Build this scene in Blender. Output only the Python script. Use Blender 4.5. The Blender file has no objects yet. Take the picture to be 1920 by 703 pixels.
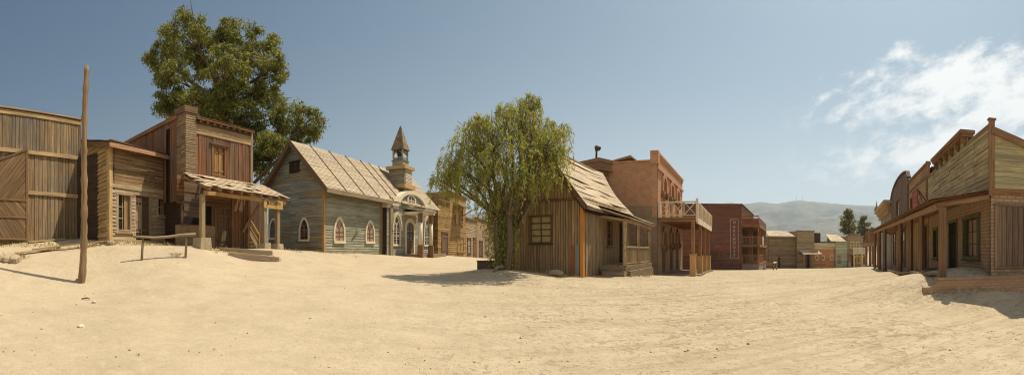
import bpy, math, random
import numpy as np
from mathutils import Vector, noise
random.seed(7); RN=random.Random(7); NP=np.random.default_rng(7)
R=math.radians
scene=bpy.context.scene; COL=scene.collection
F=800.; CX=960.; YH=470.; EYE=1.7
SUN_AZ=R(54); SUN_EL=R(63)
def az(px): return (px-CX)/F
def pt(px,d): a=az(px); return Vector((math.sin(a)*d,math.cos(a)*d))
def zz(py,d): return EYE+(YH-py)/F*d
def P3(px,py,d): q=pt(px,d); return Vector((q.x,q.y,zz(py,d)))

# ------------------------------------------------------------------ frames
class Fr:
    """a wall line seen from outside: u runs to the right, w towards the viewer, z up"""
    def __init__(s,A,B):
        s.A=Vector(A); s.e=(Vector(B)-s.A); s.L=s.e.length; s.e.normalize(); s.n=Vector((s.e.y,-s.e.x))
    def p(s,u,w,z):
        q=s.A+s.e*u+s.n*w; return Vector((q.x,q.y,z))
    def u(s,px):
        a=az(px); d=Vector((math.sin(a),math.cos(a)))
        # A + u e = t d
        det=s.e.x*(-d.y)+d.x*s.e.y
        return ((-s.A.x)*(-d.y)-(-d.x)*(-s.A.y))/det
    def d(s,px):
        q=s.A+s.e*s.u(px); return q.length
    def z(s,px,py): return zz(py,s.d(px))
    def uz(s,px,py): return s.u(px),s.z(px,py)
    def off(s,w): return Fr(s.A+s.n*w,s.A+s.e*s.L+s.n*w)
    def left(s,D): return Fr(s.A-s.n*D,s.A)
    def right(s,D): B=s.A+s.e*s.L; return Fr(B,B-s.n*D)
    def rect(s,x0,x1,y0,y1):
        u0,u1=s.u(x0),s.u(x1); d=(s.d(x0)+s.d(x1))/2; return (u0,u1,zz(y1,d),zz(y0,d))
def fk(px0,d0,k,px1,pk=None):
    """wall from column px0 (distance d0) to px1 whose direction gives the slope factor k at column pk"""
    pk=px0 if pk is None else pk
    th=az(pk)-math.atan(k*F)
    D=d0*math.cos(az(px0)-th)
    return Fr(pt(px0,d0),pt(px1,D/math.cos(az(px1)-th)))

# ------------------------------------------------------------------ mesh builder
ORG={}
class MB:
    FC=((0,4,6,2),(1,3,7,5),(0,1,5,4),(2,6,7,3),(0,2,3,1),(4,5,7,6))
    def __init__(s): s.v=[];s.f=[];s.uv=[];s.sm=[]
    def face(s,idx,uv,sm=False): s.f.append(tuple(idx)); s.uv.extend(uv); s.sm.append(sm)
    def hexa(s,c,loc=None):
        b=len(s.v); s.v.extend(c)
        a1,a2,a3=c[1]-c[0],c[2]-c[0],c[4]-c[0]
        flip=a1.cross(a2).dot(a3)<0
        la=[max(a1.length,(c[7]-c[6]).length),max(a2.length,(c[7]-c[5]).length),max(a3.length,(c[7]-c[3]).length)]
        L=la.index(max(la)); o1,o2=RN.random()*40,RN.random()*40
        for n,fc in enumerate(MB.FC):
            na=n//2; ax=[x for x in (0,1,2) if x!=na]
            if loc is None and L in ax: ax=[L]+[x for x in ax if x!=L]
            ii=fc[::-1] if flip else fc
            uv=[]
            for i in ii:
                if loc is None:
                    q=((i&1)*la[0],(i>>1&1)*la[1],(i>>2&1)*la[2]); uv.append((q[ax[0]]+o1,q[ax[1]]+o2))
                else:
                    q=loc[i]; uv.append((q[ax[0]],q[ax[1]]))
            s.face([b+i for i in ii],uv)
    def box(s,fr,u0,u1,w0,w1,z0,z1,cont=False,lap=0.):
        z0=z0 if isinstance(z0,tuple) else (z0,z0); z1=z1 if isinstance(z1,tuple) else (z1,z1)
        loc=[]
        for k in (0,1):
            for w in (w0,w1):
                for i,u in ((0,u0),(1,u1)):
                    ww=w+(lap if k==0 else 0)
                    loc.append((u,ww,(z0,z1)[k][i]))
        s.hexa([fr.p(*q) for q in loc],loc if cont else None)
    def beam(s,p,q,wd,ht,up=Vector((0,0,1))):
        p,q=Vector(p),Vector(q); d=(q-p).normalized()
        sd=d.cross(up)
        if sd.length<1e-4: sd=d.cross(Vector((1,0,0)))
        sd.normalize(); u=sd.cross(d).normalized()
        c=[]
        for k in (-.5,.5):
            for j in (-.5,.5):
                for b in (p,q): c.append(b+sd*(j*wd)+u*(k*ht))
        s.hexa(c)
    def tube(s,pts,rad,n=8,cap=True,wob=0.):
        pts=[Vector(p) for p in pts]; b=len(s.v); o=RN.random()*20; ln=0; lens=[0]
        for i in range(1,len(pts)): ln+=(pts[i]-pts[i-1]).length; lens.append(ln)
        ref=None
        for i,p in enumerate(pts):
            d=(pts[min(i+1,len(pts)-1)]-pts[max(i-1,0)]).normalized()
            if ref is None: ref=d.orthogonal().normalized()
            ref=(ref-d*ref.dot(d)).normalized(); sd=d.cross(ref)
            for j in range(n):
                a=2*math.pi*j/n; r=rad[i]*(1+wob*(RN.random()-.5))
                s.v.append(p+(ref*math.cos(a)+sd*math.sin(a))*r)
        for i in range(len(pts)-1):
            for j in range(n):
                k=(j+1)%n; pr=rad[0]*2*math.pi
                s.face((b+i*n+j,b+i*n+k,b+(i+1)*n+k,b+(i+1)*n+j),
                       [(o+lens[i],o+pr*j/n),(o+lens[i],o+pr*(j+1)/n),(o+lens[i+1],o+pr*(j+1)/n),(o+lens[i+1],o+pr*j/n)],True)
        if cap:
            for st,rev in ((0,True),((len(pts)-1)*n,False)):
                ii=[b+st+j for j in range(n)]
                if rev: ii=ii[::-1]
                s.face(ii,[(o+.3*math.cos(6.283*j/n),o+.3*math.sin(6.283*j/n)) for j in range(n)])
    def prism(s,fr,poly,w0,w1,grain=None):
        """polygon of (u,z), counter-clockwise seen from the viewer, extruded from w0 to w1"""
        n=len(poly); b=len(s.v); ou,ov=(0,0) if grain is None else (RN.random()*40,RN.random()*40)
        def uv(q):
            if grain is None: return (q[0],q[1])
            c,sn=grain; return (ou+q[0]*c+q[1]*sn, ov-q[0]*sn+q[1]*c)
        for w in (w0,w1):
            for q in poly: s.v.append(fr.p(q[0],w,q[1]))
        s.face([b+n+i for i in range(n)],[uv(q) for q in poly])
        s.face([b+i for i in range(n)][::-1],[uv(q) for q in poly][::-1])
        for i in range(n):
            j=(i+1)%n; u0,u1=uv(poly[i]),uv(poly[j])
            s.face((b+i,b+j,b+n+j,b+n+i),[u0,u1,(u1[0]+.03,u1[1]+.03),(u0[0]+.03,u0[1]+.03)])
    def ring(s,fr,outer,inner,w0,w1):
        n=len(outer); b=len(s.v)
        for w in (w0,w1):
            for q in outer: s.v.append(fr.p(q[0],w,q[1]))
            for q in inner: s.v.append(fr.p(q[0],w,q[1]))
        for i in range(n-1):
            j=i+1; o0,o1,i0,i1=b+i,b+j,b+n+i,b+n+j; t=2*n
            ua,ub=i*.1,j*.1
            for fc in ((o0+t,i0+t,i1+t,o1+t),(o0,o1,i1,i0),(o0,o0+t,o1+t,o1),(i0,i1,i1+t,i0+t)):
                s.face(fc,[(ua,0),(ua,.1),(ub,.1),(ub,0)])
    def build(s,name,mat,parent=None,org=None):
        me=bpy.data.meshes.new(name)
        if parent is not None: o0=ORG[parent.name]
        elif org is not None: o0=Vector(org)
        else:
            xs=[v.x for v in s.v]; ys=[v.y for v in s.v]; o0=Vector(((min(xs)+max(xs))/2,(min(ys)+max(ys))/2,min(v.z for v in s.v)))
        me.from_pydata([tuple(v-o0) for v in s.v],[],s.f)
        ul=me.uv_layers.new(name='UVMap'); ul.data.foreach_set('uv',[x for q in s.uv for x in q])
        me.polygons.foreach_set('use_smooth',s.sm)
        me.materials.append(mat); me.update()
        o=bpy.data.objects.new(name,me); COL.objects.link(o)
        if parent is not None: o.parent=parent; ORG[o.name]=o0
        else: o.location=o0; ORG[o.name]=o0
        return o
def tag(o,label=None,cat=None,group=None,kind=None):
    if label: o['label']=label
    if cat: o['category']=cat
    if group: o['group']=group
    if kind: o['kind']=kind
    return o
def thing(name,label,cat,loc,group=None):
    o=bpy.data.objects.new(name,None); COL.objects.link(o); o.location=loc; o.empty_display_size=.3
    ORG[o.name]=Vector(loc); return tag(o,label,cat,group)
def place(fr,u,w,z): return fr.p(u,w,z)

def sub(spans,a,b):
    out=[]
    for x,y in spans:
        if b<=x or a>=y: out.append((x,y)); continue
        if a>x: out.append((x,a))
        if b<y: out.append((b,y))
    return out
def steps(a,b,wd,cuts,var=.2):
    out=[a]; x=a
    while x<b-1e-6:
        nx=x+wd*(1-var+2*var*RN.random())
        for c in cuts:
            if x+1e-4<c<nx+wd*.3: nx=c; break
        if b-nx<wd*.4: nx=b
        nx=min(nx,b); out.append(nx); x=nx
    return out
def boards(mb,fr,u0,u1,z0,z1,d='v',wd=.16,th=.025,holes=(),top=None,rng=None,gap=.008,w=0.,lap=0.,jz=0.,jw=.008,seg=3.,drop=0.,miss=0.):
    gap=max(gap,.02); lap=lap*1.9
    if d=='v':
        st=steps(u0,u1,wd,sorted([h[0] for h in holes]+[h[1] for h in holes]))
        for a,b in zip(st,st[1:]):
            if RN.random()<miss: continue
            um=(a+b)/2; ta,tb=(top(a),top(b)) if top else (z1,z1); zt=min(ta,tb)
            sp=[(z0-drop*RN.random(),max(ta,tb))]
            for h in holes:
                if h[0]-1e-4<=um<=h[1]+1e-4: sp=sub(sp,h[2],h[3])
            for x,y in sp:
                jj=RN.random()*jw; t=-jz*RN.random()
                if y>=max(ta,tb)-1e-6: mb.box(fr,a,b-gap,w+jj,w+th+jj,x,(ta+t,tb+t))
                else: mb.box(fr,a,b-gap,w+jj,w+th+jj,x,y)
    else:
        st=steps(z0,z1,wd,sorted([h[2] for h in holes]+[h[3] for h in holes]),.12)
        for a,b in zip(st,st[1:]):
            zm=(a+b)/2; ua,ub=rng(zm) if rng else (u0,u1)
            if ub-ua<.05: continue
            sp=[(ua,ub)]
            for h in holes:
                if h[2]-1e-4<=zm<=h[3]+1e-4: sp=sub(sp,h[0],h[1])
            for x,y in sp:
                n=max(1,int((y-x)/seg+.3+.6*RN.random())); cu=sorted([x+(y-x)*(i+.35*(RN.random()-.5))/n for i in range(1,n)])
                cu=[x]+cu+[y]
                for p,q in zip(cu,cu[1:]):
                    if RN.random()<miss: continue
                    jj=RN.random()*jw; j1,j2=(RN.random()-.5)*jz,(RN.random()-.5)*jz
                    ov=.012 if lap else -gap
                    mb.box(fr,p,q-.005,w+jj,w+th*(.6 if lap else 1)+jj,(a+j1,a+j2),(b+ov+j1,b+ov+j2),lap=lap)
def wall_open(mb,fr,u0,u1,z0,z1,w0,w1,ops=(),n=10):
    """masonry wall with openings (ua,ub,za,zs,zt): round arch from zs to zt when zt>zs"""
    cuts={u0,u1}
    for o in ops:
        m=n if o[4]>o[3]+.01 else 1
        for i in range(m+1): cuts.add(o[0]+(o[1]-o[0])*i/m)
    cu=sorted(c for c in cuts if u0<=c<=u1)
    def at(o,u):
        t=(u-(o[0]+o[1])/2)/((o[1]-o[0])/2); return o[3]+(o[4]-o[3])*math.sqrt(max(0,1-t*t))
    for a,b in zip(cu,cu[1:]):
        um=(a+b)/2; lo=(z0,z0)
        for o in sorted([o for o in ops if o[0]<um<o[1]],key=lambda o:o[2]):
            if o[2]>lo[0]+.01: mb.box(fr,a,b,w0,w1,lo,o[2],cont=True)
            lo=(at(o,a),at(o,b))
        mb.box(fr,a,b,w0,w1,lo,z1,cont=True)
def arch(u0,u1,z0,zs,zt,n=8,pointed=False):
    """outline from bottom right up and over to bottom left"""
    c=(u0+u1)/2; h=(u1-u0)/2; o=[(u1,z0)]
    for i in range(2*n+1):
        t=1-i/n
        if pointed:
            f=abs(t); zv=zs+(zt-zs)*math.sqrt(max(0,1-f**1.75))*(1-.12*(1-f)*f*2) if f>0 else zt
            zv=zs+(zt-zs)*(1-f**1.9)**.8 if f<1 else zs
        else: zv=zs+(zt-zs)*math.sqrt(max(0,1-t*t))
        o.append((c+h*t,zv))
    o.append((u0,z0)); return o
def bil(q,u,v): return (q[0]*(1-u)+q[1]*u)*(1-v)+(q[3]*(1-u)+q[2]*u)*v
def shingles(mb,q,rows,seg,th=.02,lap=.02,jit=.01,sag=None,slab=.06,holes=(),ov=.04,along=True):
    q=[Vector(x) for x in q]; n=(q[1]-q[0]).cross(q[3]-q[0]).normalized()
    if n.z<0: n=-n
    def S(u,v): p=bil(q,u,v); return p+n*(sag(u,v) if sag else 0)
    for r in range(rows):
        v0,v1=r/rows-(ov if r else 0)/1.,(r+1)/rows
        if r==0: v0=-.02*RN.random()/rows
        L=(bil(q,1,(v0+v1)/2)-bil(q,0,(v0+v1)/2)).length; us=steps(0,1,seg/L,[],.3)
        for a,b in zip(us,us[1:]):
            if any(h[0]<(a+b)/2<h[1] and h[2]<(v0+v1)/2<h[3] for h in holes): continue
            k=RN.random()*jit; vj=(RN.random()-.5)*.06/rows
            g=.004/L; c=[]
            for kk in (0,th):
                for v,l in ((v0+vj,lap),(v1,0)):
                    for u in (a,b-g): c.append(S(u,v)+n*(kk+l+k))
            mb.hexa(c)
    if slab:
        dn=min([0]+[sag(u/4,v/4) for u in range(5) for v in range(5)]) if sag else 0
        c=[]
        for kk in (dn-.01-slab,dn-.01):
            for v in (0.005,.995):
                for u in (.005,.995): c.append(bil(q,u,v)+n*kk)
        mb.hexa(c)
def clip(poly,a,b,c):
    """keep a*u+b*z<=c"""
    out=[]
    for i in range(len(poly)):
        p,q=poly[i],poly[(i+1)%len(poly)]; fp,fq=a*p[0]+b*p[1]-c,a*q[0]+b*q[1]-c
        if fp<=0: out.append(p)
        if fp*fq<0:
            t=fp/(fp-fq); out.append((p[0]+(q[0]-p[0])*t,p[1]+(q[1]-p[1])*t))
    return out
def diag(mb,fr,poly,ang,wd,w,th=.025,gap=.008):
    ca,sa=math.cos(ang),math.sin(ang)           # board direction; across = (-sa,ca)
    v=[-sa*p[0]+ca*p[1] for p in poly]; x=min(v)
    while x<max(v):
        nx=x+wd*(.8+.4*RN.random())
        s=clip(clip(poly,-sa,ca,nx-gap),sa,-ca,-x)
        if len(s)>2: j=RN.random()*.008; mb.prism(fr,s,w+j,w+th+j,grain=(ca,sa))
        x=nx

# ------------------------------------------------------------------ materials
class NT:
    def __init__(s,name):
        s.m=bpy.data.materials.new(name); s.m.use_nodes=True; s.t=s.m.node_tree; s.b=s.t.nodes['Principled BSDF']
        s.b.inputs['Specular IOR Level'].default_value=.25
    def n(s,ty,**k):
        nd=s.t.nodes.new(ty)
        for a,v in k.items():
            if a in nd.inputs.keys() if False else False: pass
            setattr(nd,a,v)
        return nd
    def l(s,a,b): s.t.links.new(a,b)
    def set(s,sock,v):
        if hasattr(v,'is_linked') or hasattr(v,'links'): s.l(v,sock)
        else: sock.default_value=v
    def noise(s,vec,scale,detail=4,rough=.55,dist=0.):
        nd=s.n('ShaderNodeTexNoise'); nd.inputs['Scale'].default_value=scale; nd.inputs['Detail'].default_value=detail
        nd.inputs['Roughness'].default_value=rough; nd.inputs['Distortion'].default_value=dist
        if vec is not None: s.l(vec,nd.inputs['Vector'])
        return nd.outputs['Fac']
    def ramp(s,fac,stops):
        nd=s.n('ShaderNodeValToRGB'); e=nd.color_ramp.elements
        while len(e)<len(stops): e.new(.5)
        for i,(p,c) in enumerate(stops):
            e[i].position=p; e[i].color=(*c,1) if isinstance(c,(tuple,list)) else (c,c,c,1)
        s.l(fac,nd.inputs[0]); return nd.outputs[0]
    def mix(s,f,a,b,mode='MIX'):
        nd=s.n('ShaderNodeMix',data_type='RGBA',blend_type=mode)
        for i,v in ((0,f),(6,a),(7,b)):
            if isinstance(v,(tuple,list)) and len(v)==3: v=(*v,1)
            s.set(nd.inputs[i],v)
        return nd.outputs[2]
    def math(s,op,a,b=0.):
        nd=s.n('ShaderNodeMath',operation=op); s.set(nd.inputs[0],a); s.set(nd.inputs[1],b); return nd.outputs[0]
    def mapping(s,vec,sc,loc=None):
        nd=s.n('ShaderNodeMapping'); s.l(vec,nd.inputs[0]); nd.inputs['Scale'].default_value=sc
        if loc is not None: s.set(nd.inputs['Location'],loc)
        return nd.outputs[0]
    def bump(s,h,st=.3,dist=.02):
        nd=s.n('ShaderNodeBump'); nd.inputs['Strength'].default_value=st; nd.inputs['Distance'].default_value=dist
        s.l(h,nd.inputs['Height']); s.l(nd.outputs[0],s.b.inputs['Normal'])
    def done(s,col=None,rough=.85):
        if col is not None: s.set(s.b.inputs['Base Color'],(*col,1) if isinstance(col,(tuple,list)) else col)
        s.set(s.b.inputs['Roughness'],rough); return s.m
def wood(name,cols,paint=None,pa=.5,weather=None,wa=.35,dark=.34,rough=.85,ps=1.3,bv=.65):
    t=NT(name); g=t.n('ShaderNodeNewGeometry'); uv=t.n('ShaderNodeUVMap').outputs[0]; pos=g.outputs['Position']; rnd=g.outputs['Random Per Island']
    n=len(cols); base=t.ramp(rnd,[(i/(n-1) if n>1 else 0,c) for i,c in enumerate(cols)])
    base=t.mix(1.,base,t.ramp(t.math('FRACT',t.math('MULTIPLY',rnd,13.7)),[(0.,(1-.38*bv,.95-.37*bv,.84-.34*bv)),(.5,(.95,.89,.78)),(1.,(1+.12*bv,.94+.1*bv,.82+.08*bv))]),'MULTIPLY')
    grain=t.noise(t.mapping(uv,(.8,26,1)),1.,5,.6,.3)
    blot=t.noise(t.mapping(uv,(.7,2.2,1)),1.,4,.6)
    if weather: base=t.mix(t.ramp(t.noise(pos,.55,5,.6),[(.42,0.),(.68,wa*2)]),base,weather)
    if paint:
        pf=t.math('ADD',t.noise(pos,ps,6,.65),t.math('MULTIPLY',grain,.35))
        pf=t.math('ADD',pf,t.math('MULTIPLY',rnd,.25))
        pf=t.ramp(pf,[(.95-pa*.6,0.),(1.05-pa*.6,1.)])
        pv=t.mix(t.math('MULTIPLY',t.math('FRACT',t.math('MULTIPLY',rnd,7.3)),.7),paint,tuple(c*.5 for c in paint))
        base=t.mix(t.math('MULTIPLY',pf,.88),base,pv)
    col=t.mix(t.ramp(grain,[(.36,.8),(.58,0.)]),base,t.mix(1.,base,(dark,dark,dark*.95),'MULTIPLY'))
    col=t.mix(t.ramp(blot,[(.3,.38),(.6,0.)]),col,t.mix(1.,col,(.5,.47,.45),'MULTIPLY'))
    t.bump(t.math('ADD',grain,t.math('MULTIPLY',blot,.5)),.5,.012)
    return t.done(col,rough)
def brick(name,c1,c2,mortar,row=.085,bw=.24,stain=(.3,.2,.13)):
    t=NT(name); uv=t.n('ShaderNodeUVMap').outputs[0]; pos=t.n('ShaderNodeNewGeometry').outputs['Position']
    wob=t.noise(pos,3.,3)
    b=t.n('ShaderNodeTexBrick'); t.l(uv,b.inputs['Vector'])
    for k,v in (('Scale',1.),('Mortar Size',.02),('Mortar Smooth',.3),('Bias',0.),('Brick Width',bw),('Row Height',row)): b.inputs[k].default_value=v
    b.inputs['Color1'].default_value=(*c1,1); b.inputs['Color2'].default_value=(*c2,1); b.inputs['Mortar'].default_value=(*mortar,1)
    col=t.mix(t.ramp(t.noise(pos,.8,6,.65),[(.4,0.),(.7,.6)]),b.outputs['Color'],stain)
    col=t.mix(t.ramp(wob,[(.3,.4),(.6,0.)]),col,t.mix(1.,col,(.55,.5,.48),'MULTIPLY'))
    t.bump(t.math('ADD',t.math('MULTIPLY',b.outputs['Fac'],-1.),t.math('MULTIPLY',t.noise(pos,25,3),.5)),.6,.012)
    return t.done(col,.9)
def plain(name,c,rough=.7,var=.35,sc=4.,bump=.3,spec=.25,metal=0.):
    t=NT(name); pos=t.n('ShaderNodeNewGeometry').outputs['Position']; nz=t.noise(pos,sc,6,.65)
    col=t.mix(t.ramp(nz,[(.3,1.),(.65,0.)]),c,tuple(x*(1-var) for x in c)); t.bump(t.noise(pos,sc*6,5,.6),bump,.015)
    t.b.inputs['Specular IOR Level'].default_value=spec; t.b.inputs['Metallic'].default_value=metal
    return t.done(col,rough)
def glass_mat(name,c,rough=.12):
    t=NT(name); pos=t.n('ShaderNodeNewGeometry').outputs['Position']; nz=t.noise(pos,2.5,4,.6)
    t.b.inputs['Specular IOR Level'].default_value=.5
    return t.done(t.mix(t.ramp(nz,[(.35,0.),(.7,1.)]),c,tuple(x*2.2+.01 for x in c)),rough)
def leaf_mat(name,cols,tr=.35):
    t=NT(name); g=t.n('ShaderNodeNewGeometry'); pos=g.outputs['Position']
    v=t.math('ADD',t.math('MULTIPLY',g.outputs['Random Per Island'],.6),t.math('MULTIPLY',t.noise(pos,.9,3),.45))
    col=t.ramp(v,[(.15+.7*i/(len(cols)-1),c) for i,c in enumerate(cols)])
    t.done(col,.55); tb=t.n('ShaderNodeBsdfTranslucent'); t.l(t.mix(1.,col,(1.3,1.25,.6),'MULTIPLY'),tb.inputs[0])
    mx=t.n('ShaderNodeMixShader'); mx.inputs[0].default_value=tr; t.l(t.b.outputs[0],mx.inputs[1]); t.l(tb.outputs[0],mx.inputs[2])
    t.l(mx.outputs[0],t.t.nodes['Material Output'].inputs[0]); return t.m
M={}
M['barn']=wood('barn boards',[(.24,.16,.09),(.36,.255,.15),(.30,.205,.12),(.4,.3,.18),(.2,.145,.095)],weather=(.19,.155,.115),wa=.5,bv=.9)
M['barn_dark']=wood('gate boards',[(.17,.105,.055),(.26,.165,.085),(.21,.13,.065),(.3,.2,.11)],weather=(.16,.11,.07))
M['trim']=wood('sun bleached trim',[(.38,.26,.14),(.46,.34,.2),(.33,.22,.12)])
M['shack']=wood('shack boards',[(.5,.34,.17),(.58,.42,.22),(.53,.37,.19)],weather=(.45,.3,.15))  # side boards kept paler, sunlight on that wall put into their colour
M['shack_up']=wood('shack upper boards',[(.3,.195,.1),(.37,.25,.135),(.25,.165,.085)],weather=(.38,.23,.11))
M['cream']=wood('washed boards',[(.5,.38,.22),(.58,.46,.28),(.44,.32,.18)],paint=(.55,.4,.25),pa=.5)
M['redwood']=wood('red stained boards',[(.27,.12,.055),(.22,.125,.07),(.33,.14,.055),(.2,.135,.085),(.29,.11,.045)],weather=(.17,.115,.08),wa=.45,bv=.9)
M['darkwood']=wood('dark weathered boards',[(.13,.082,.048),(.19,.115,.065),(.155,.105,.07)],weather=(.1,.07,.05))
M['nearblack']=wood('dark boards inside',[(.045,.03,.02),(.07,.045,.028)])  # near-black tone paints in the darkness inside the closed buildings
M['grey']=wood('grey weathered posts',[(.28,.21,.14),(.34,.26,.175),(.24,.18,.12)])
M['fascia']=wood('faded red fascia',[(.42,.22,.13),(.46,.27,.17),(.38,.19,.11)])
M['roofwood']=wood('roof boards',[(.54,.45,.345),(.6,.5,.385),(.5,.415,.315),(.56,.47,.365)],dark=.55,bv=.4)
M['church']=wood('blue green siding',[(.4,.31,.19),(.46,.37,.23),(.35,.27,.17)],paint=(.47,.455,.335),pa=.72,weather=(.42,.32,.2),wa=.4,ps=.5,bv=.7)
M['churchshade']=wood('shaded church siding',[(.38,.27,.15),(.44,.33,.19),(.3,.225,.14)],paint=(.34,.345,.29),pa=.45,ps=.4)  # shaded copy of the church siding, gable shade put into its darker paint
M['churchfront']=wood('pale grey siding',[(.44,.38,.27),(.52,.45,.33),(.38,.33,.24)],paint=(.46,.46,.38),pa=.75)
M['white']=wood('off white paint',[(.66,.6,.5),(.72,.66,.55)],dark=.8)
M['whitewood']=wood('bleached white rail',[(.72,.63,.51),(.78,.7,.58),(.64,.55,.44)],dark=.7)
M['ochre']=wood('ochre trim',[(.42,.3,.14),(.47,.34,.17)],dark=.7)
M['orange']=wood('orange corner board',[(.55,.24,.05),(.6,.27,.06)],dark=.8)
M['cottage']=wood('cottage boards',[(.36,.26,.145),(.43,.32,.19),(.4,.28,.155),(.3,.215,.125),(.47,.36,.22),(.4,.24,.13)],weather=(.38,.24,.14))
M['cottageside']=wood('cottage side boards',[(.42,.31,.18),(.5,.38,.24),(.36,.265,.155)],weather=(.32,.24,.16))
M['bluegrey']=wood('blue grey board',[(.22,.26,.28)]*2,dark=.7)
M['rust']=wood('rust board',[(.3,.115,.05)]*2,dark=.7)
M['tanpost']=wood('tan post',[(.58,.36,.16),(.62,.4,.19)],dark=.7)
M['ware']=wood('dark red siding',[(.31,.11,.06),(.36,.14,.075),(.25,.095,.06),(.33,.145,.09),(.23,.115,.09)],weather=(.2,.12,.09),wa=.4)
M['gallery']=wood('gallery boards',[(.34,.18,.095),(.4,.22,.12),(.28,.15,.08)])
M['farwood']=wood('far dark boards',[(.3,.215,.135),(.37,.27,.17),(.26,.185,.12)])
M['farpale']=wood('far pale boards',[(.42,.31,.2),(.5,.38,.25)])
M['orangewall']=wood('orange siding',[(.56,.26,.12),(.62,.3,.15)],dark=.75)
M['greenwall']=wood('pale green siding',[(.46,.49,.34),(.52,.54,.39)],dark=.75)
M['cream_trim']=wood('pale yellow boards',[(.56,.5,.33),(.62,.55,.38)],dark=.7)
M['yellow']=wood('yellow paint',[(.66,.5,.25),(.7,.55,.3)],dark=.8)
M['lime']=wood('yellow green siding',[(.6,.47,.26),(.66,.54,.31),(.52,.41,.22),(.62,.52,.32)],paint=(.6,.53,.3),pa=.45,dark=.5)
M['tan']=wood('tan siding',[(.55,.38,.21),(.62,.45,.26),(.5,.33,.18)])
M['brownpost']=wood('brown porch post',[(.26,.16,.1),(.3,.19,.12)])
M['redbrown']=wood('red brown trim',[(.3,.185,.105),(.35,.22,.13)])
M['oldgold']=wood('golden boards',[(.4,.25,.1),(.48,.31,.13),(.35,.21,.085)])
M['paneldoor']=wood('grey brown panel',[(.26,.18,.13),(.31,.22,.165),(.22,.155,.12)])
M['sign']=wood('yellow sign board',[(.46,.31,.12)]*2,dark=.75)
M['redsign']=wood('faded red sign',[(.42,.14,.1)]*2,dark=.75)
M['log']=wood('round timber',[(.25,.17,.1),(.29,.2,.12)])
M['barkdark']=wood('bark',[(.16,.12,.085),(.2,.155,.11)])
M['green']=wood('green window paint',[(.14,.16,.09),(.17,.19,.11)])
M['brick']=brick('red brick',(.57,.275,.13),(.48,.21,.1),(.56,.37,.23),row=.12,bw=.32,stain=(.47,.25,.13))
M['brickside']=brick('weathered brick',(.53,.25,.12),(.43,.19,.09),(.5,.33,.2),row=.12,bw=.32,stain=(.45,.24,.125))
M['bricktan']=brick('tan brick',(.52,.35,.21),(.43,.28,.165),(.26,.18,.115),row=.12,bw=.3,stain=(.4,.28,.17))
M['brickwall']=brick('low orange brick',(.5,.3,.175),(.43,.245,.14),(.36,.235,.15),row=.095,bw=.3,stain=(.47,.31,.19))
M['pillar']=brick('old shingled pillar',(.30,.205,.115),(.25,.165,.095),(.15,.1,.06),row=.12,bw=.2,stain=(.28,.18,.1))
M['adobe']=plain('stone and mud wall',(.3,.2,.11),.95,.4,5.,.8)
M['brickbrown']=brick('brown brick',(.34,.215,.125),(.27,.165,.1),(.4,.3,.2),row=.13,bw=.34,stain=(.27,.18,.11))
M['beam']=wood('porch beam wood',[(.36,.22,.115),(.42,.265,.145)])
M['churchroof']=wood('church roof boards',[(.46,.385,.295),(.52,.44,.34),(.42,.35,.27),(.48,.4,.315)],dark=.5,bv=.3)
M['palestone']=plain('pale stone',(.62,.55,.4),.9,.3,6.,.6)
M['tower']=wood('grey tower boards',[(.36,.31,.235),(.42,.365,.28),(.31,.265,.205)],paint=(.4,.385,.31),pa=.35)
M['stone']=plain('rough stone block',(.42,.33,.21),.95,.35,5.,.9)
M['plinth']=plain('concrete plinth',(.33,.27,.2),.95,.3,2.,.6)
M['rock']=plain('field rock',(.36,.27,.17),.95,.4,6.,.9)
M['glass']=glass_mat('dark window glass',(.018,.017,.015))
M['curtain']=plain('yellowed curtain behind glass',(.5,.4,.19),.5,.35,5.,.1,.4)
M['curtain2']=plain('tan curtain behind glass',(.4,.28,.18),.5,.3,5.,.1,.4)
M['black']=plain('dark interior',(.012,.01,.008),.9,.2)
M['ink']=plain('black lettering paint',(.04,.03,.02),.8,.2)
M['chalk']=plain('pale lettering paint',(.62,.48,.38),.85,.45,9.)
M['iron']=plain('dark iron',(.06,.045,.035),.6,.3,8.,.3,.4)
M['gum']=leaf_mat('gum leaves',[(.055,.068,.016),(.115,.13,.026),(.21,.21,.047),(.34,.3,.08)],.36)
M['pepper']=leaf_mat('pepper tree leaves',[(.12,.14,.028),(.24,.26,.055),(.36,.37,.09),(.4,.28,.13)],.42)
M['fartree']=leaf_mat('far gum leaves',[(.1,.1,.04),(.17,.16,.06),(.24,.21,.09)],.25)
M['straw']=leaf_mat('dry grass',[(.3,.2,.07),(.42,.3,.11),(.26,.22,.08)],.2)
M['skin']=plain('skin',(.45,.28,.19),.6,.1); M['cloth']=plain('pale dress cloth',(.62,.52,.47),.9,.2); M['hat']=plain('straw hat',(.5,.38,.2),.9,.2); M['hair']=plain('dark hair',(.05,.03,.02),.7,.2)

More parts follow.
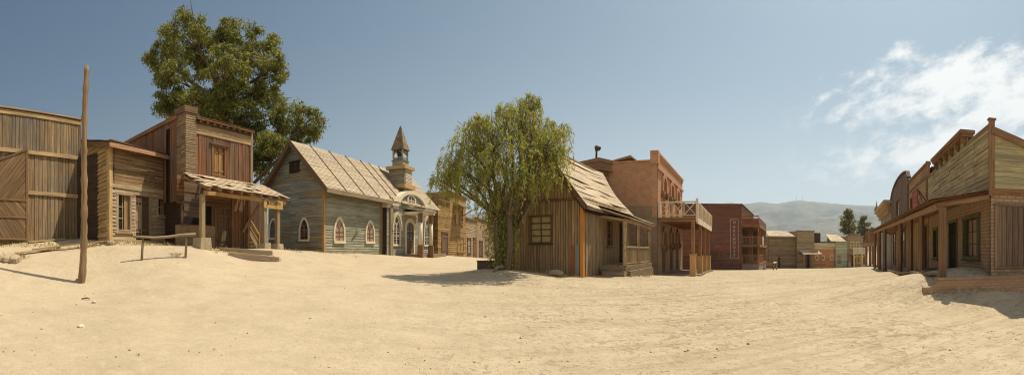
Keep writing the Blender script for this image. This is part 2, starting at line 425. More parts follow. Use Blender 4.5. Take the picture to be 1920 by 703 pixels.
# ------------------------------------------------------------------ terrain
CP=[(0,0,0)]
def cp(px,py,d): q=pt(px,d); CP.append((q.x,q.y,zz(py,d)))
for a in range(0,360,30): CP.append((5*math.sin(R(a)),5*math.cos(R(a)),0.))
for px in (0,320,640,960,1280,1600,1900): cp(px,640,F*1.62/170)
for c in [(-60,452,21),(40,450,20.6),(110,448,21.2),(155,447,21.6),(60,476,18.4),(130,466,19),(204,456,19.2),(270,456,20.2),(335,460,20.8),
          (155,531,15.2),(265,488,16.6),(347,483,16.6),(100,500,16.8),(0,500,17.),(378,467,18.4),(430,467,21),(470,489,18.6),(560,474,21),(495,471,19.6),(522,473,19.8),(463,468,22.5),
          (490,468,29.5),(607,473,25.8),(664,474,29),(722,477,32.5),(767,480,35),(812,478,40),(870,482,47),(925,487,60),(700,510,23),
          (945,502,18.3),(905,505,18.6),(965,506,18.6),(1030,512,18.9),(1092,520,18.8),(1172,520,20.),(1215,519,21.5),(1232,516,28.2),(1305,518,27.3),(1333,512,34),
          (900,521,16.4),(1020,535,15.6),(1390,506,51),(1300,506,50),(1440,504,72),(1452,508,60),(1520,503.5,80),(1600,503.5,86),(1625,501,80),
          (1540,515,36),(1400,525,28),(1740,549,13.3),(1862,544,13.8),(1920,541,14.6),(1764,520.5,14.2),(1858,519,14.4),(1725,517.7,18.1),(1686,509,24.8),(1655,505,38),(1635,500,52),(1700,520,18.2)]: cp(*c)
for a in range(0,360,30): CP.append((160*math.sin(R(a)),160*math.cos(R(a)),-2.5+(3 if a>200 else 0)))
CPA=np.array(CP)
def phi(r): return np.sqrt(r*r+1.5)
A_=phi(np.hypot(CPA[:,0][:,None]-CPA[:,0][None],CPA[:,1][:,None]-CPA[:,1][None]))+np.eye(len(CPA))*-.02
ZM=CPA[:,2].mean(); WT=np.linalg.solve(A_,CPA[:,2]-ZM)
def gzv(x,y):
    x=np.asarray(x,float); y=np.asarray(y,float); r=np.hypot(x,y); s=np.minimum(1,150/np.maximum(r,1e-6)); x=x*s; y=y*s
    return ZM+(phi(np.hypot(x[...,None]-CPA[:,0],y[...,None]-CPA[:,1]))*WT).sum(-1)
def gz(x,y): return float(gzv(x,y))
def gp(px,d): q=pt(px,d); return Vector((q.x,q.y,gz(q.x,q.y)))
def obj_np(name,verts,faces,mat,org=None,parent=None,smooth=False):
    me=bpy.data.meshes.new(name); o0=np.array(ORG[parent.name] if parent else (org if org is not None else (0,0,0)))
    v=np.asarray(verts,np.float32)-o0.astype(np.float32); f=np.asarray(faces,np.int32); k=f.shape[1]
    me.vertices.add(len(v)); me.vertices.foreach_set('co',v.ravel()); me.loops.add(f.size); me.loops.foreach_set('vertex_index',f.ravel())
    me.polygons.add(len(f)); me.polygons.foreach_set('loop_start',np.arange(0,f.size,k,dtype=np.int32)); me.polygons.foreach_set('loop_total',np.full(len(f),k,np.int32))
    me.polygons.foreach_set('use_smooth',np.full(len(f),smooth)); me.update(calc_edges=True); me.validate(); me.materials.append(mat)
    o=bpy.data.objects.new(name,me); COL.objects.link(o)
    if parent: o.parent=parent
    else: o.location=o0
    ORG[o.name]=Vector(o0); return o
def ground_mat():
    t=NT('dry sand'); pos=t.n('ShaderNodeNewGeometry').outputs['Position']
    big=t.noise(pos,.12,5,.6); mid=t.noise(pos,.9,6,.65); fine=t.noise(pos,9,6,.72); grit=t.noise(pos,38,4,.75); pat=t.noise(pos,2.7,5,.7,.6)
    col=t.mix(t.ramp(big,[(.35,0.),(.65,1.)]),(.455,.362,.24),(.42,.33,.215))
    col=t.mix(t.ramp(mid,[(.42,0.),(.72,.7)]),col,(.33,.253,.16))
    col=t.mix(t.ramp(pat,[(.34,.5),(.5,0.)]),col,(.49,.4,.28))
    col=t.mix(t.ramp(fine,[(.3,.45),(.45,0.)]),col,(.31,.235,.148))
    col=t.mix(t.ramp(grit,[(.34,.4),(.44,0.)]),col,(.3,.225,.14))
    col=t.mix(t.ramp(grit,[(.58,0.),(.7,.4)]),col,(.56,.46,.33))
    # wheel and hoof tracks running along the street
    sx=t.mapping(pos,(1.,.16,1.)); rot=t.n('ShaderNodeMapping'); t.l(pos,rot.inputs[0]); rot.inputs['Rotation'].default_value=(0,0,R(37)); rot.inputs['Scale'].default_value=(.1,1.,1.)
    tr=t.noise(rot.outputs[0],2.6,5,.65,.3); trk=t.ramp(tr,[(.36,1.),(.47,0.)])
    chop=t.noise(pos,5.,4,.6); sep=t.n('ShaderNodeSeparateXYZ'); t.l(pos,sep.inputs[0])
    side=t.ramp(t.math('ADD',t.math('MULTIPLY',sep.outputs[0],.05),.42),[(.22,.16),(.52,1.)])
    hoof=t.math('MAXIMUM',t.ramp(t.noise(pos,3.6,4,.62,.4),[(.34,1.),(.455,0.)]),t.math('MULTIPLY',t.ramp(t.noise(pos,9.5,4,.65,.3),[(.34,1.),(.43,0.)]),.9)); zone=t.ramp(t.noise(pos,.3,3,.6),[(.38,.35),(.58,1.)])
    dk=t.math('MULTIPLY',t.math('MULTIPLY',t.math('MAXIMUM',t.math('MULTIPLY',trk,t.ramp(chop,[(.4,.05),(.62,.7)])),hoof),side),zone)
    col=t.mix(t.math('MULTIPLY',dk,.85),col,(.235,.175,.105))
    soft=t.math('MULTIPLY',t.math('MULTIPLY',t.ramp(t.noise(rot.outputs[0],1.7,4,.55,.12),[(.36,1.),(.5,0.)]),side),.4); col=t.mix(soft,col,(.3,.225,.138))
    hf=t.ramp(t.noise(pos,3.2,3,.5),[(.3,0.),(.42,1.)])
    thin=t.math('MULTIPLY',t.math('MULTIPLY',t.ramp(t.noise(rot.outputs[0],6.,4,.55,.06),[(.35,1.),(.43,0.)]),side),t.math('MULTIPLY',zone,.5)); col=t.mix(thin,col,(.26,.195,.118))
    h=t.math('ADD',t.math('ADD',t.math('MULTIPLY',fine,.5),t.math('MULTIPLY',grit,.25)),t.math('MULTIPLY',mid,.8))
    h=t.math('SUBTRACT',h,t.math('ADD',t.math('MULTIPLY',dk,.9),t.math('MULTIPLY',soft,1.2))); h=t.math('ADD',h,t.math('MULTIPLY',t.math('MULTIPLY',hf,side),.5))
    t.bump(h,.6,.08); return t.done(col,.95)
def make_ground():
    th=np.concatenate([np.linspace(R(-78),R(78),640),np.linspace(R(78),R(282),60)[1:-1]]); rs=[.35]
    while rs[-1]<3200: rs.append(rs[-1]*1.028 if rs[-1]<60 else rs[-1]*1.07)
    rs=np.array(rs); TH,RR=np.meshgrid(th,rs); X=np.sin(TH)*RR; Y=np.cos(TH)*RR
    Z=np.stack([gzv(X[i],Y[i]) for i in range(len(rs))])
    for i in range(len(rs)):
        if 4<rs[i]<45:
            for j in range(640):
                x,y=X[i,j],Y[i,j]
                Z[i,j]+=.035*noise.noise((x*.45,y*.45,0))+.014*noise.noise((x*1.7,y*1.7,3))*min(1,max(.25,.5+x*.06))
    n=len(th); V=np.stack([X,Y,Z],-1).reshape(-1,3); V=np.vstack([V,[[0,0,0]]])
    i,j=np.meshgrid(np.arange(len(rs)-1),np.arange(n),indexing='ij'); k=(j+1)%n
    Fq=np.stack([i*n+j,i*n+k,(i+1)*n+k,(i+1)*n+j],-1).reshape(-1,4)[:,::-1]
    o=obj_np('ground',V,np.ascontiguousarray(Fq[:,::-1])[:, [0,3,2,1]],ground_mat(),smooth=True)
    if o.data.polygons[3000].normal.z<0: o.data.flip_normals()
    return tag(o,kind='structure')
make_ground()
# ------------------------------------------------------------------ shared pieces
def casing(mb,fr,r,fw=.1,w0=-.1,w1=.05,bottom=True,sill=.0):
    u0,u1,z0,z1=r
    mb.box(fr,u0-fw,u0,w0,w1,z0-(fw if bottom else 0),z1); mb.box(fr,u1,u1+fw,w0,w1,z0-(fw if bottom else 0),z1)
    mb.box(fr,u0-fw-.03,u1+fw+.03,w0,w1+.015,z1,z1+fw)
    if bottom: mb.box(fr,u0-fw*.0-.001,u1+.001,w0,w1+.004,z0-fw,z0)
    if sill: mb.box(fr,u0-fw-.06,u1+fw+.06,w1-.02,w1+sill,z0-fw-.05,z0-fw+.01)
def window(root,fr,r,nx,ny,fmat,pmat,fw=.1,dep=.1,bar=.035,out=.05,sill=.05,name='window',wb=0.):
    mb=MB(); casing(mb,fr,r,fw,wb-dep,wb+out,True,sill); u0,u1,z0,z1=r
    for i in range(1,nx): u=u0+(u1-u0)*i/nx; mb.box(fr,u-bar/2,u+bar/2,wb-dep+.02,wb-dep+.05,z0,z1)
    for i in range(1,ny): z=z0+(z1-z0)*i/ny; mb.box(fr,u0,u1,wb-dep+.018,wb-dep+.046,z-bar/2,z+bar/2)
    o=mb.build(name,fmat,root)
    p=MB(); p.box(fr,u0-.01,u1+.01,wb-dep-.02,wb-dep,z0-.01,z1+.01); p.build('pane',pmat,o); return o
def door(root,fr,r,dmat,fmat,fw=.1,dep=.12,out=.04,wd=.16,ledges=2,handle=True,wb=0.):
    u0,u1,z0,z1=r; d=MB(); boards(d,fr,u0,u1,z0,z1,'v',wd,.03,w=wb-dep)
    for i in range(ledges):
        z=z0+(z1-z0)*(.18+.64*i/max(1,ledges-1)); d.box(fr,u0+.04,u1-.04,wb-dep+.04,wb-dep+.062,z-.06,z+.06)
    o=d.build('door',dmat,root)
    if fmat:
        f=MB(); casing(f,fr,r,fw,wb-dep,wb+out,False); f.build('door_frame',fmat,o)
    if handle:
        h=MB(); zc=z0+(z1-z0)*.47; h.tube([fr.p(u1-.12,wb-dep+.04,zc-.07),fr.p(u1-.12,wb-dep+.09,zc-.05),fr.p(u1-.12,wb-dep+.09,zc+.05),fr.p(u1-.12,wb-dep+.04,zc+.07)],[.012]*4,6)
        h.build('handle',M['iron'],o)
    return o
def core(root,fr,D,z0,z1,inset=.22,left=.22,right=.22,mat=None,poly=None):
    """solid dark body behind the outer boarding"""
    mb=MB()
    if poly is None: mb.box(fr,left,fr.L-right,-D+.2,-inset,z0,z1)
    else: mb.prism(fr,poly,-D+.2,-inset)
    return mb.build('inner_wall',mat or M['nearblack'],root)
def text_part(lines,fr,u,z,size,w,mat,root,name='lettering',sy=1.,sx=1.,line=1.,ext=.006,bold=.0):
    cu=bpy.data.curves.new(name,'FONT'); cu.body=lines; cu.align_x='CENTER'; cu.align_y='CENTER'; cu.size=size; cu.space_line=line; cu.extrude=ext; cu.offset=bold*size
    o=bpy.data.objects.new(name+'_tmp',cu); COL.objects.link(o); dg=bpy.context.evaluated_depsgraph_get()
    me=bpy.data.meshes.new_from_object(o.evaluated_get(dg)); bpy.data.objects.remove(o)
    ys=[v.co.y for v in me.vertices]; yc=(max(ys)+min(ys))/2; o0=ORG[root.name]
    for v in me.vertices: v.co=fr.p(u+v.co.x*sx,w+v.co.z,z+(v.co.y-yc)*sy)-o0
    me.materials.clear(); me.materials.append(mat); t=bpy.data.objects.new(name,me); COL.objects.link(t); t.parent=root; ORG[t.name]=o0; return t
def posts(root,name,mat,pts,s,taper=1.):
    for p,h in pts:
        mb=MB(); mb.beam(p,p+Vector((0,0,h)),s,s); mb.build(name,mat,root)

# ------------------------------------------------------------------ barn at the left edge
def barn():
    fr=fk(151,21.6,.0006,-75,75); fr=Fr(fr.A+fr.e*fr.L,fr.A)
    zb=lambda px,py: fr.z(px,py)
    L=fr.L; z0=fr.z(120,447)-.35; zt=fr.z(120,221); zm=fr.z(100,291); zl=fr.z(98,365)
    root=thing('wooden_barn','tall brown plank barn front with an open diagonal boarded gate leaf','barn',fr.p(L/2,-2,z0))
    w=MB(); u51=fr.u(51)
    boards(w,fr,0,L-.12,zm,zt,'v',.17,.025,jw=.015,jz=.02); boards(w,fr,0,L-.1,z0,zm,'v',.2,.025,jw=.02,w=-.03,drop=.1)
    w.box(fr,L-.16,L,-.06,.05,z0,zt-.06); w.build('wall',M['barn'],root)
    for nm,za,hh,o,a in (('top_rail',zt-.14,.2,.055,0),('middle_rail',zm,.19,.07,0),('lower_rail',zl,.19,.05,u51)):
        r=MB(); r.box(fr,a,L-.18 if nm!='top_rail' else L-.02,.026,o+.02,(za-hh/2+.03,za-hh/2),(za+hh/2+.02,za+hh/2)); r.build('rail',M['trim'],root)
    c=MB(); c.box(fr,-.05,L+.07,-.16,.13,zt+.03,zt+.085); c.build('top_cap',M['trim'],root)
    core(root,fr,4,z0,zt-.1,.1,.02,.12)
    g=MB(); u0,u1=fr.u(-74),fr.u(50); zb_=fr.z(30,450); ztop=lambda u:fr.z(50,283)-(u1-u)*.42
    zr1,zr2=fr.z(25,375),fr.z(25,407)
    diag(g,fr,[(u0,zr1),(u1-.06,zr1),(u1-.06,ztop(u1)),(u0,ztop(u0))],R(52),.15,.12)
    diag(g,fr,[(u0,zr2),(u1-.06,zr2),(u1-.06,zr1),(u0,zr1)],R(-48),.13,.12)
    diag(g,fr,[(u0,zb_),(u1-.06,zb_),(u1-.06,zr2),(u0,zr2)],R(-55),.13,.12)
    o=g.build('door',M['barn_dark'],root)
    f=MB(); f.box(fr,u1-.1,u1,.1,.19,zb_-.1,ztop(u1)+.03)
    for z in (zr1,zr2,zb_+.05): f.box(fr,u0,u1-.1,.15,.185,z-.05,z+.05)
    f.beam(fr.p(u0,.16,ztop(u0)+.03),fr.p(u1-.05,.16,ztop(u1)+.03),.05,.09); f.build('door_frame',M['barn_dark'],o)
    b=MB()
    for k,(a,c) in enumerate(((48,117),)): b.beam(fr.p(fr.u(a),.32,gz(*fr.p(fr.u(a),.32,0).xy)+.06),fr.p(fr.u(c),.3,gz(*fr.p(fr.u(c),.3,0).xy)+.07),.14,.07)
    tag(b.build('loose_plank',M['trim']),'pale plank lying flat along the foot of the barn front','plank',group='planks lying by the barn')
    for k,(a,ya,da,c,yc,dc,l) in enumerate(((30,477,18.3,112,467,18.9,'long bleached plank lying on the sand nearest the pole'),(60,470,18.8,203,454,19.1,'long thin grey plank running to the shack corner stone'))):
        b=MB(); b.beam(P3(a,ya,da)+Vector((0,0,.05)),P3(c,yc,dc)+Vector((0,0,.06)),.16,.06); tag(b.build('loose_plank',M['trim']),l,'plank',group='planks lying by the barn')
barn()
def ledge():
    mb=MB()
    for i in range(14):
        a=pt(-40+i*5.2,18.2-.05*i); q=Vector((a.x+RN.uniform(-.12,.12),a.y+RN.uniform(-.12,.12))); z=gz(q.x,q.y); r=RN.uniform(.16,.28)
        rough_stone(mb,Vector((q.x,q.y,z+.05)),r,.8)
    tag(mb.build('stone_ledge',M['stone']),'broken stone step below the barn gate at the far left','stone ledge')
def rough_stone(mb,c,r,sq=.7,n=7,seed=None):
    b=len(mb.v); o=Vector((RN.random()*50,RN.random()*50,RN.random()*50)); m=5
    for i in range(m+1):
        ph=-math.pi/2+math.pi*i/m
        for j in range(n):
            a=2*math.pi*j/n; d=Vector((math.cos(ph)*math.cos(a),math.cos(ph)*math.sin(a),math.sin(ph)*sq))
            k=1+.35*noise.noise(d*1.3+o); mb.v.append(c+d*(r*k))
    for i in range(m):
        for j in range(n):
            k=(j+1)%n; f=(b+i*n+j,b+i*n+k,b+(i+1)*n+k,b+(i+1)*n+j); mb.face(f,[(0,0),(.1,0),(.1,.1),(0,.1)])
ledge()

# ------------------------------------------------------------------ tall pole
def pole():
    p=P3(152,531,15.2); h=(531-125)/F*15.2; mb=MB(); pts=[];rd=[]
    for i in range(41):
        t=i/40; pts.append(Vector((p.x+.05*math.sin(t*5)+t*.2,p.y+.03*math.sin(t*7)+t*.12,p.z-.4+(h+.4)*t))); rd.append(.135-.045*t+.012*math.sin(i*2.3)+.008*math.sin(i*5.1))
    mb.tube(pts,rd,12,wob=.2)
    tag(mb.build('wooden_pole',M['log']),'tall bare wooden pole standing alone in the sand','pole')
    mb=MB(); q=gp(147,15.3); rough_stone(mb,q+Vector((0,.05,.02)),.2,.6)
    tag(mb.build('earth_mound',M['rock']),'small heap of earth at the foot of the tall pole','mound')
pole()

# ------------------------------------------------------------------ low shack
def shack():
    fr=fk(204,19.2,.00134,345,275); sd=Fr(pt(150,22.6),fr.A); zb=fr.z(204,455)-.35; L=fr.L
    root=thing('plank_shack','low flat roofed plank shack with two windows beside the barn','shack',fr.p(L/2,-1.5,zb))
    zt=fr.z(262,292)+.12; zmid=fr.z(260,355)
    w1=fr.rect(221,243,366,431); dr=fr.rect(254,282,368,446); w2=fr.rect(296,313,374,403)
    m=MB(); boards(m,fr,.1,L,zmid+.1,zt,'h',.17,.022,jw=.012,jz=.015,seg=2.5); m.build('wall',M['shack_up'],root)
    m=MB(); hs=[(w1[0]-.05,w1[1]+.05,w1[2],w1[3]),(dr[0],dr[1],zb,dr[3]),w2]
    boards(m,fr,.12,fr.u(333),zb,zmid-.08,'h',.17,.022,holes=hs,lap=.018,seg=2.5,jz=.012)
    m.box(fr,0,fr.u(320),.012,.07,zmid-.09,zmid+.1); m.box(fr,.15,fr.u(320),.0,.10,zb,zb+.5)
    m.build('wall',M['cream'],root)
    zk=zz(266,22.6); sl=lambda z:(-.1,sd.L-.02) if z<zt+.05 else (-.1,max(0,(zk+.14-z)/(zk-zt+.09)*sd.L))
    m=MB(); boards(m,sd,-.1,sd.L-.02,zb,zk+.14,'h',.2,.022,lap=.022,jz=.07,seg=2.2,jw=.02,rng=sl); m.build('wall',M['shack'],root)
    m=MB(); m.box(fr,-.02,.17,-.12,.06,zb,zt); m.build('corner_post',M['shack'],root); m=MB(); m.box(fr,fr.u(322),fr.u(334),.03,.1,zb,zt); m.build('corner_post',M['shack_up'],root)
    c=MB(); c.prism(sd,[(-.05,zb),(sd.L-.05,zb),(sd.L-.05,zt+.3),(-.05,zk+.05)],-.3,-.05); c.build('inner_wall',M['nearblack'],root); core(root,fr,3.2,zb,zt-.05,.22,.3,.1)
    window(root,fr,(w1[0],w1[1],w1[2],w1[3]),2,3,M['cream'],M['glass'],.13,.14)
    d=door(root,fr,(dr[0],dr[1],dr[2],dr[3]),M['darkwood'],M['cream'],.12,.14)
    p=MB(); um=(dr[0]*.52+dr[1]*.48)
    p.box(fr,dr[0]+.08,um-.02,-.099,-.085,dr[2]+.3,dr[3]-.1); po=p.build('glazed_panel',M['curtain2'],d)
    j=MB(); 
    for t in (0,.5,1): j.box(fr,dr[0]+.05+(um-dr[0]-.1)*t,dr[0]+.1+(um-dr[0]-.1)*t,-.084,-.07,dr[2]+.1,dr[3]-.03)
    for t in (0,.3,.65,.97): j.box(fr,dr[0]+.05,um,-.083,-.068,dr[2]+.25+(dr[3]-dr[2]-.35)*t,dr[2]+.3+(dr[3]-dr[2]-.35)*t)
    j.build('glazing_bar',M['cream'],d)
    window(root,fr,(w2[0],w2[1],w2[2],w2[3]),2,2,M['cream'],M['glass'],.14,.14)
    for (r,q) in ((w1,.42),(w2,.45)):          # plank shutter folded into the reveal
        s=MB(); ua=r[1]-(r[1]-r[0])*q; boards(s,fr,ua,r[1]+.0,r[2]+.01,r[3]-.01,'v',.12,.03,w=-.085); s.build('shutter',M['shack_up'],root)
    # roof
    ov=.42; zf=fr.z(220,281)+.03; zfr=fr.z(345,309)+.05
    q=[fr.p(-.35,ov,zf+.13),fr.p(L+.05,ov,zfr+.13),fr.p(L+.05,-3.2,zfr+.85),Vector((*(sd.A-sd.e*.05+sd.n*.2),zk+.08))]
    m=MB(); shingles(m,q,9,2.2,.022,.02,.02); m.build('roof',M['darkwood'],root)
    m=MB(); m.beam(fr.p(-.36,ov+.03,zf),fr.p(L+.02,ov+.03,zfr),.04,.2); m.build('fascia',M['fascia'],root)
    m=MB(); m.beam(fr.p(-.3,ov,zf-.02),Vector((*(sd.A+sd.n*.2),zk-.08)),.07,.24); m.beam(fr.p(-.2,.3,zf+.25),fr.p(L*.55,.3,zf+.2),.1,.05); m.build('roof_beam',M['darkwood'],root)
    s=MB(); rough_stone(s,P3(208,458,18.9),.21,1.1,8); tag(s.build('boulder',M['rock']),'pale upright stone at the front corner of the plank shack','stone')
shack()
def hitch():
    a,b=P3(265,488,16.6),P3(347,483,16.6); zt=zz(444,16.6)
    root=thing('hitching_rail','rustic round log hitching rail in front of the plank shack','hitching rail',a)
    for p,px,py,px2 in ((a,265,447,268),(b,347,443,350)):
        m=MB(); t=P3(px2,py,16.6); m.tube([p-Vector((0,0,.3)),(p+t)/2+Vector((.01,0,0)),t],[.052,.048,.045],9); m.build('post',M['grey'],root)
    m=MB(); pts=[P3(x,y,16.55) for x,y in ((250,444),(268,444.5),(290,446),(318,444),(340,441),(367,439.5))]; m.tube(pts,[.05,.055,.053,.056,.06,.062],10); m.build('rail',M['grey'],root)
hitch()

# ------------------------------------------------------------------ blacksmith shop
def smithy():
    fr=fk(345,20.3,.00105,470,420); L=fr.L; zb=fr.z(400,466)-.35; zmid=fr.z(420,338); P=1.75; out=fr.off(P)
    root=thing('smithy_building','two storey red brown timber shop with porch and brick corner pillar','building',fr.p(L/2,-2,zb))
    ztL,ztR=fr.z(367,221),fr.z(470,247); topf=lambda u:ztL+(ztR-ztL)*(u-fr.u(367))/(fr.u(470)-fr.u(367))
    up=fr.u(366); ur=fr.u(469)
    zbl=lambda u:fr.z(365,252)+(fr.z(465,268)-fr.z(365,252))*(u-up)/(ur-up)
    sw=fr.rect(400,420,277,328)
    m=MB(); boards(m,fr,up,ur,zmid-.3,zt:=fr.z(420,256),'v',.17,.025,holes=[sw],jw=.03,drop=.05); m.build('wall',M['redwood'],root)
    m=MB()
    for k in range(3): m.box(fr,up,ur,.02+.012*(k%2),.075+.012*(k%2),zt-.16+.16*k,zt-.005+.16*k)
    m.build('frieze_board',M['trim'],root)
    m=MB(); boards(m,fr,up,ur,zt+.32,min(ztL,ztR)+.0,'h',.2,.02); m.build('upper_wall',M['darkwood'],root)
    m=MB(); z=min(ztL,ztR)
    q=[fr.p(up-.05,.26,z-.02),fr.p(ur+.12,.26,z-.04),fr.p(ur+.12,-.3,z+.1),fr.p(up-.05,-.3,z+.12)]
    shingles(m,q,3,.5,.02,.02,.02); m.build('cornice',M['fascia'],root)
    for i in range(9): u=up+.2+(ur-up-.3)*i/8; m=MB(); m.box(fr,u-.05,u+.05,.02,.22,z-.2,z-.1); m.build('cornice_bracket',M['darkwood'],root)
    m=MB(); m.box(fr,ur,ur+.14,-.1,.08,zmid-.3,z-.05); m.build('corner_post',M['grey'],root)
    # upper shutters
    f=MB(); casing(f,fr,sw,.12,-.08,.06,True); f.box(fr,sw[0]-.25,sw[1]+.28,.05,.12,sw[3]+.1,sw[3]+.2); wn=f.build('window',M['redwood'],root)
    um=(sw[0]+sw[1])/2
    for a,b in ((sw[0]+.005,um-.012),(um+.012,sw[1]-.005)):
        s=MB(); boards(s,fr,a,b,sw[2]+.005,sw[3]-.005,'v',.11,.025,w=-.06)
        for t in (.14,.83): s.box(fr,a+.02,b-.02,-.028,-.005,sw[2]+(sw[3]-sw[2])*t-.05,sw[2]+(sw[3]-sw[2])*t+.05)
        s.build('shutter',M['oldgold'],wn)
    # brick pillar at the corner
    m=MB(); zp=fr.z(355,213); m.box(fr,.0,up-.06,-.58,.12,fr.z(355,330),zp); pf=fr.off(.12); boards(m,pf,-.01,up-.04,fr.z(355,330),zp,'h',.1,.02,lap=.012,seg=.5,jz=.02); pl=Fr(fr.p(-.001,-.6,0).xy,fr.p(-.001,.13,0).xy); boards(m,pl,0,pl.L,fr.z(355,330),zp,'h',.1,.02,lap=.012,seg=.5,jz=.02); m.build('pillar',M['farwood'],root)
    m=MB(); m.box(fr,-.1,up+.02,-.66,.2,zp,zp+.3); m.build('pillar_cap',M['darkwood'],root)
    # side wall with raking top
    D=5.; sd=fr.left(D); ua=sd.u(236); za,zc=zz(270,(sd.A+sd.e*ua).length),zp-.1
    tp=lambda u:za+(zc-za)*(u-ua)/(sd.L-ua)
    m=MB(); boards(m,sd,ua-.5,sd.L-.58,zmid-1.2,zc,'v',.19,.025,top=tp,holes=[(sd.u(313),sd.u(320),zmid-2,tp(sd.u(313))-.35)],jw=.03); m.build('side_wall',M['redwood'],root)
    m=MB(); m.beam(sd.p(ua-.6,.05,tp(ua-.6)+.02),sd.p(sd.L-.5,.05,tp(sd.L-.5)+.02),.14,.2); m.build('rake_board',M['redwood'],root)
    c=MB(); c.prism(sd,[(ua-.4,zb),(sd.L-.1,zb),(sd.L-.1,tp(sd.L-.1)-.15),(ua-.4,tp(ua-.4)-.15)],-L+.25,-.12); c.build('inner_wall',M['nearblack'],root)
    # ground floor
    ul,u33,ud0,ud1=fr.u(331),fr.u(402),fr.u(404),fr.u(431); dr=(ud0,ud1,fr.z(417,464),fr.z(417,392))
    m=MB(); wall_open(m,fr,ul,fr.u(401),zb,fr.z(366,423),-.1,.1); m.build('low_wall',M['adobe'],root)
    m=MB(); boards(m,fr,fr.u(433),fr.u(465),zb,zmid,'v',.17,.03,w=.02,jw=.04); boards(m,fr,ul,fr.u(433),fr.z(417,388),zmid,'h',.2,.025); m.build('wall',M['redwood'],root)
    door(root,fr,dr,M['darkwood'],M['darkwood'],.1,.02,.05)
    m=MB(); q=(ul+.35,ud0-.25,fr.z(366,421),fr.z(366,385)); casing(m,fr,q,.09,-.05,.06,True); wn=m.build('window',M['darkwood'],root)
    m=MB(); m.box(fr,q[0]-.02,q[1]+.02,-.1,-.06,q[2],q[3]); m.build('pane',M['black'],wn)
    # porch roof
    z0=fr.z(400,331); zeL,zeR=out.z(392,353),out.z(535,374); ue=out.u(537); u0=out.u(391)-.35; ub=min(L+.35,ue)
    q=[out.p(u0,.25,zeL),out.p(ue,.25,zeR),fr.p(ue,.03,z0-.12),fr.p(-.1,.03,z0-.02)]
    m=MB(); hl=[(RN.random()*.9,0,RN.random()*.85,0) for _ in range(16)]; hl=[(a,a+.07,b,b+.12) for a,_,b,_ in hl]; shingles(m,q,8,.5,.022,.025,.02,None,0,hl,ov=.012); m.build('porch_roof',M['roofwood'],root)
    m=MB(); m.beam(out.p(u0+.1,0,zeL-.22),out.p(ue-.1,0,zeR-.2),.12,.17); m.build('porch_beam',M['oldgold'],root)
    for i in range(9):
        t=i/8; m=MB(); u=u0+.2+(ue-u0-.4)*t; ze=zeL+(zeR-zeL)*t; m.beam(fr.p(u,.05,z0-.22),out.p(u,.3,ze-.1),.07,.12); m.build('rafter',M['redbrown'],root)
    for px,yb,bw,yt in ((379,446,.62,0),(495.5,456,.5,0),(520,457,.5,0)):
        u=out.u(px); g=out.z(px,yb); q=out.p(u,0,g); gg=gz(q.x,q.y); ze=zeL+(zeR-zeL)*(u-u0)/(ue-u0)
        m=MB(); m.box(out,u-.1,u+.1,-.1,.1,g-.03,ze-.3); p=m.build('porch_post',M['grey'],root)
        s=MB(); c=[]
        for k,h in ((0,gg-.3),(1,g)):
            for j in (-1,1):
                for i in (-1,1): r=bw*(.53 if k==0 else .46); c.append(out.p(u+i*r+RN.uniform(-.03,.03),j*r+RN.uniform(-.03,.03),h+RN.uniform(-.02,.02)))
        s.hexa(c); s.build('stone_base',M['stone'],p)
    m=MB(); m.beam(fr.p(fr.u(452),.1,fr.z(450,436)),fr.p(fr.u(474),.5,fr.z(470,385)),.1,.14); m.beam(fr.p(fr.u(463),.06,zb),fr.p(fr.u(465),.06,zmid),.14,.14); m.build('brace',M['redbrown'],root)
    # outside stair at the right
    us,z9=fr.u(464),fr.z(470,466); st=MB()
    for k in range(7): st.box(fr,us+.95-.16*k,us+1.15-.16*k,-1.3,-.35,z9+.22*k,z9+.22*k+.05)
    st.beam(fr.p(us+1.15,-.33,z9),fr.p(us-.1,-.33,z9+1.62),.06,.22); so=st.build('stair',M['grey'],root)
    h=MB(); h.beam(fr.p(us+1.2,-.3,z9+.75),fr.p(us-.15,-.3,z9+2.3),.07,.08); h.beam(fr.p(us+1.15,-.3,z9+.38),fr.p(us-.1,-.3,z9+1.85),.05,.06); h.beam(fr.p(us+1.15,-.3,z9-.2),fr.p(us+1.15,-.3,z9+.85),.09,.09); h.build('handrail',M['oldgold'],so)
    m=MB(); rw=fr.off(-1.5); boards(m,rw,us-.6,us+2.6,zb,z9+3.4,'v',.2,.03); m.box(rw,us-.5,us+2.5,-1.,-.05,zb,z9+3.3); m.build('dark_backing',M['darkwood'],root)  # added dark boards stand in for the deep shade behind the stair
    # hanging slatted blind
    bl=MB(); bo=fr.off(1.25)
    for i in range(7):
        t=i/6; ua,ubb=bo.u(345),bo.u(381); za_,zb2=bo.z(360,345),bo.z(360,400)
        z=za_+(zb2-za_)*t; bl.box(bo,ua,ubb,-.02+.03*(i%2),.0+.03*(i%2),(z-.14+.02*math.sin(i*3),z-.2),(z+.1,z+.03))
    tag(bl.build('slatted_blind',M['darkwood']),'torn slatted blind hanging under the left end of the blacksmith porch','blind')
    # sign
    so=out.off(.14); ua,ub=so.u(494.5),so.u(530); za,zc=so.z(512,391.5),so.z(512,376)
    s=thing('shop_sign','long yellow board lettered BLACKSMITH hanging from the porch eave','sign',so.p((ua+ub)/2,0,za))
    m=MB(); m.box(so,ua,ub,-.02,.025,za,zc); m.build('board',M['sign'],s)
    text_part('BLACKSMITH',so,(ua+ub)/2,(za+zc)/2+.06,(zc-za)*.6,.028,M['ink'],s,sx=(ub-ua)*.84/((zc-za)*.6*6.95),sy=1.)
    for u in (ua+.1,ub-.1): m=MB(); m.tube([so.p(u,0,zc-.02),so.p(u,-.05,zc+.2)],[.012,.012],6); m.build('hanger',M['iron'],s)
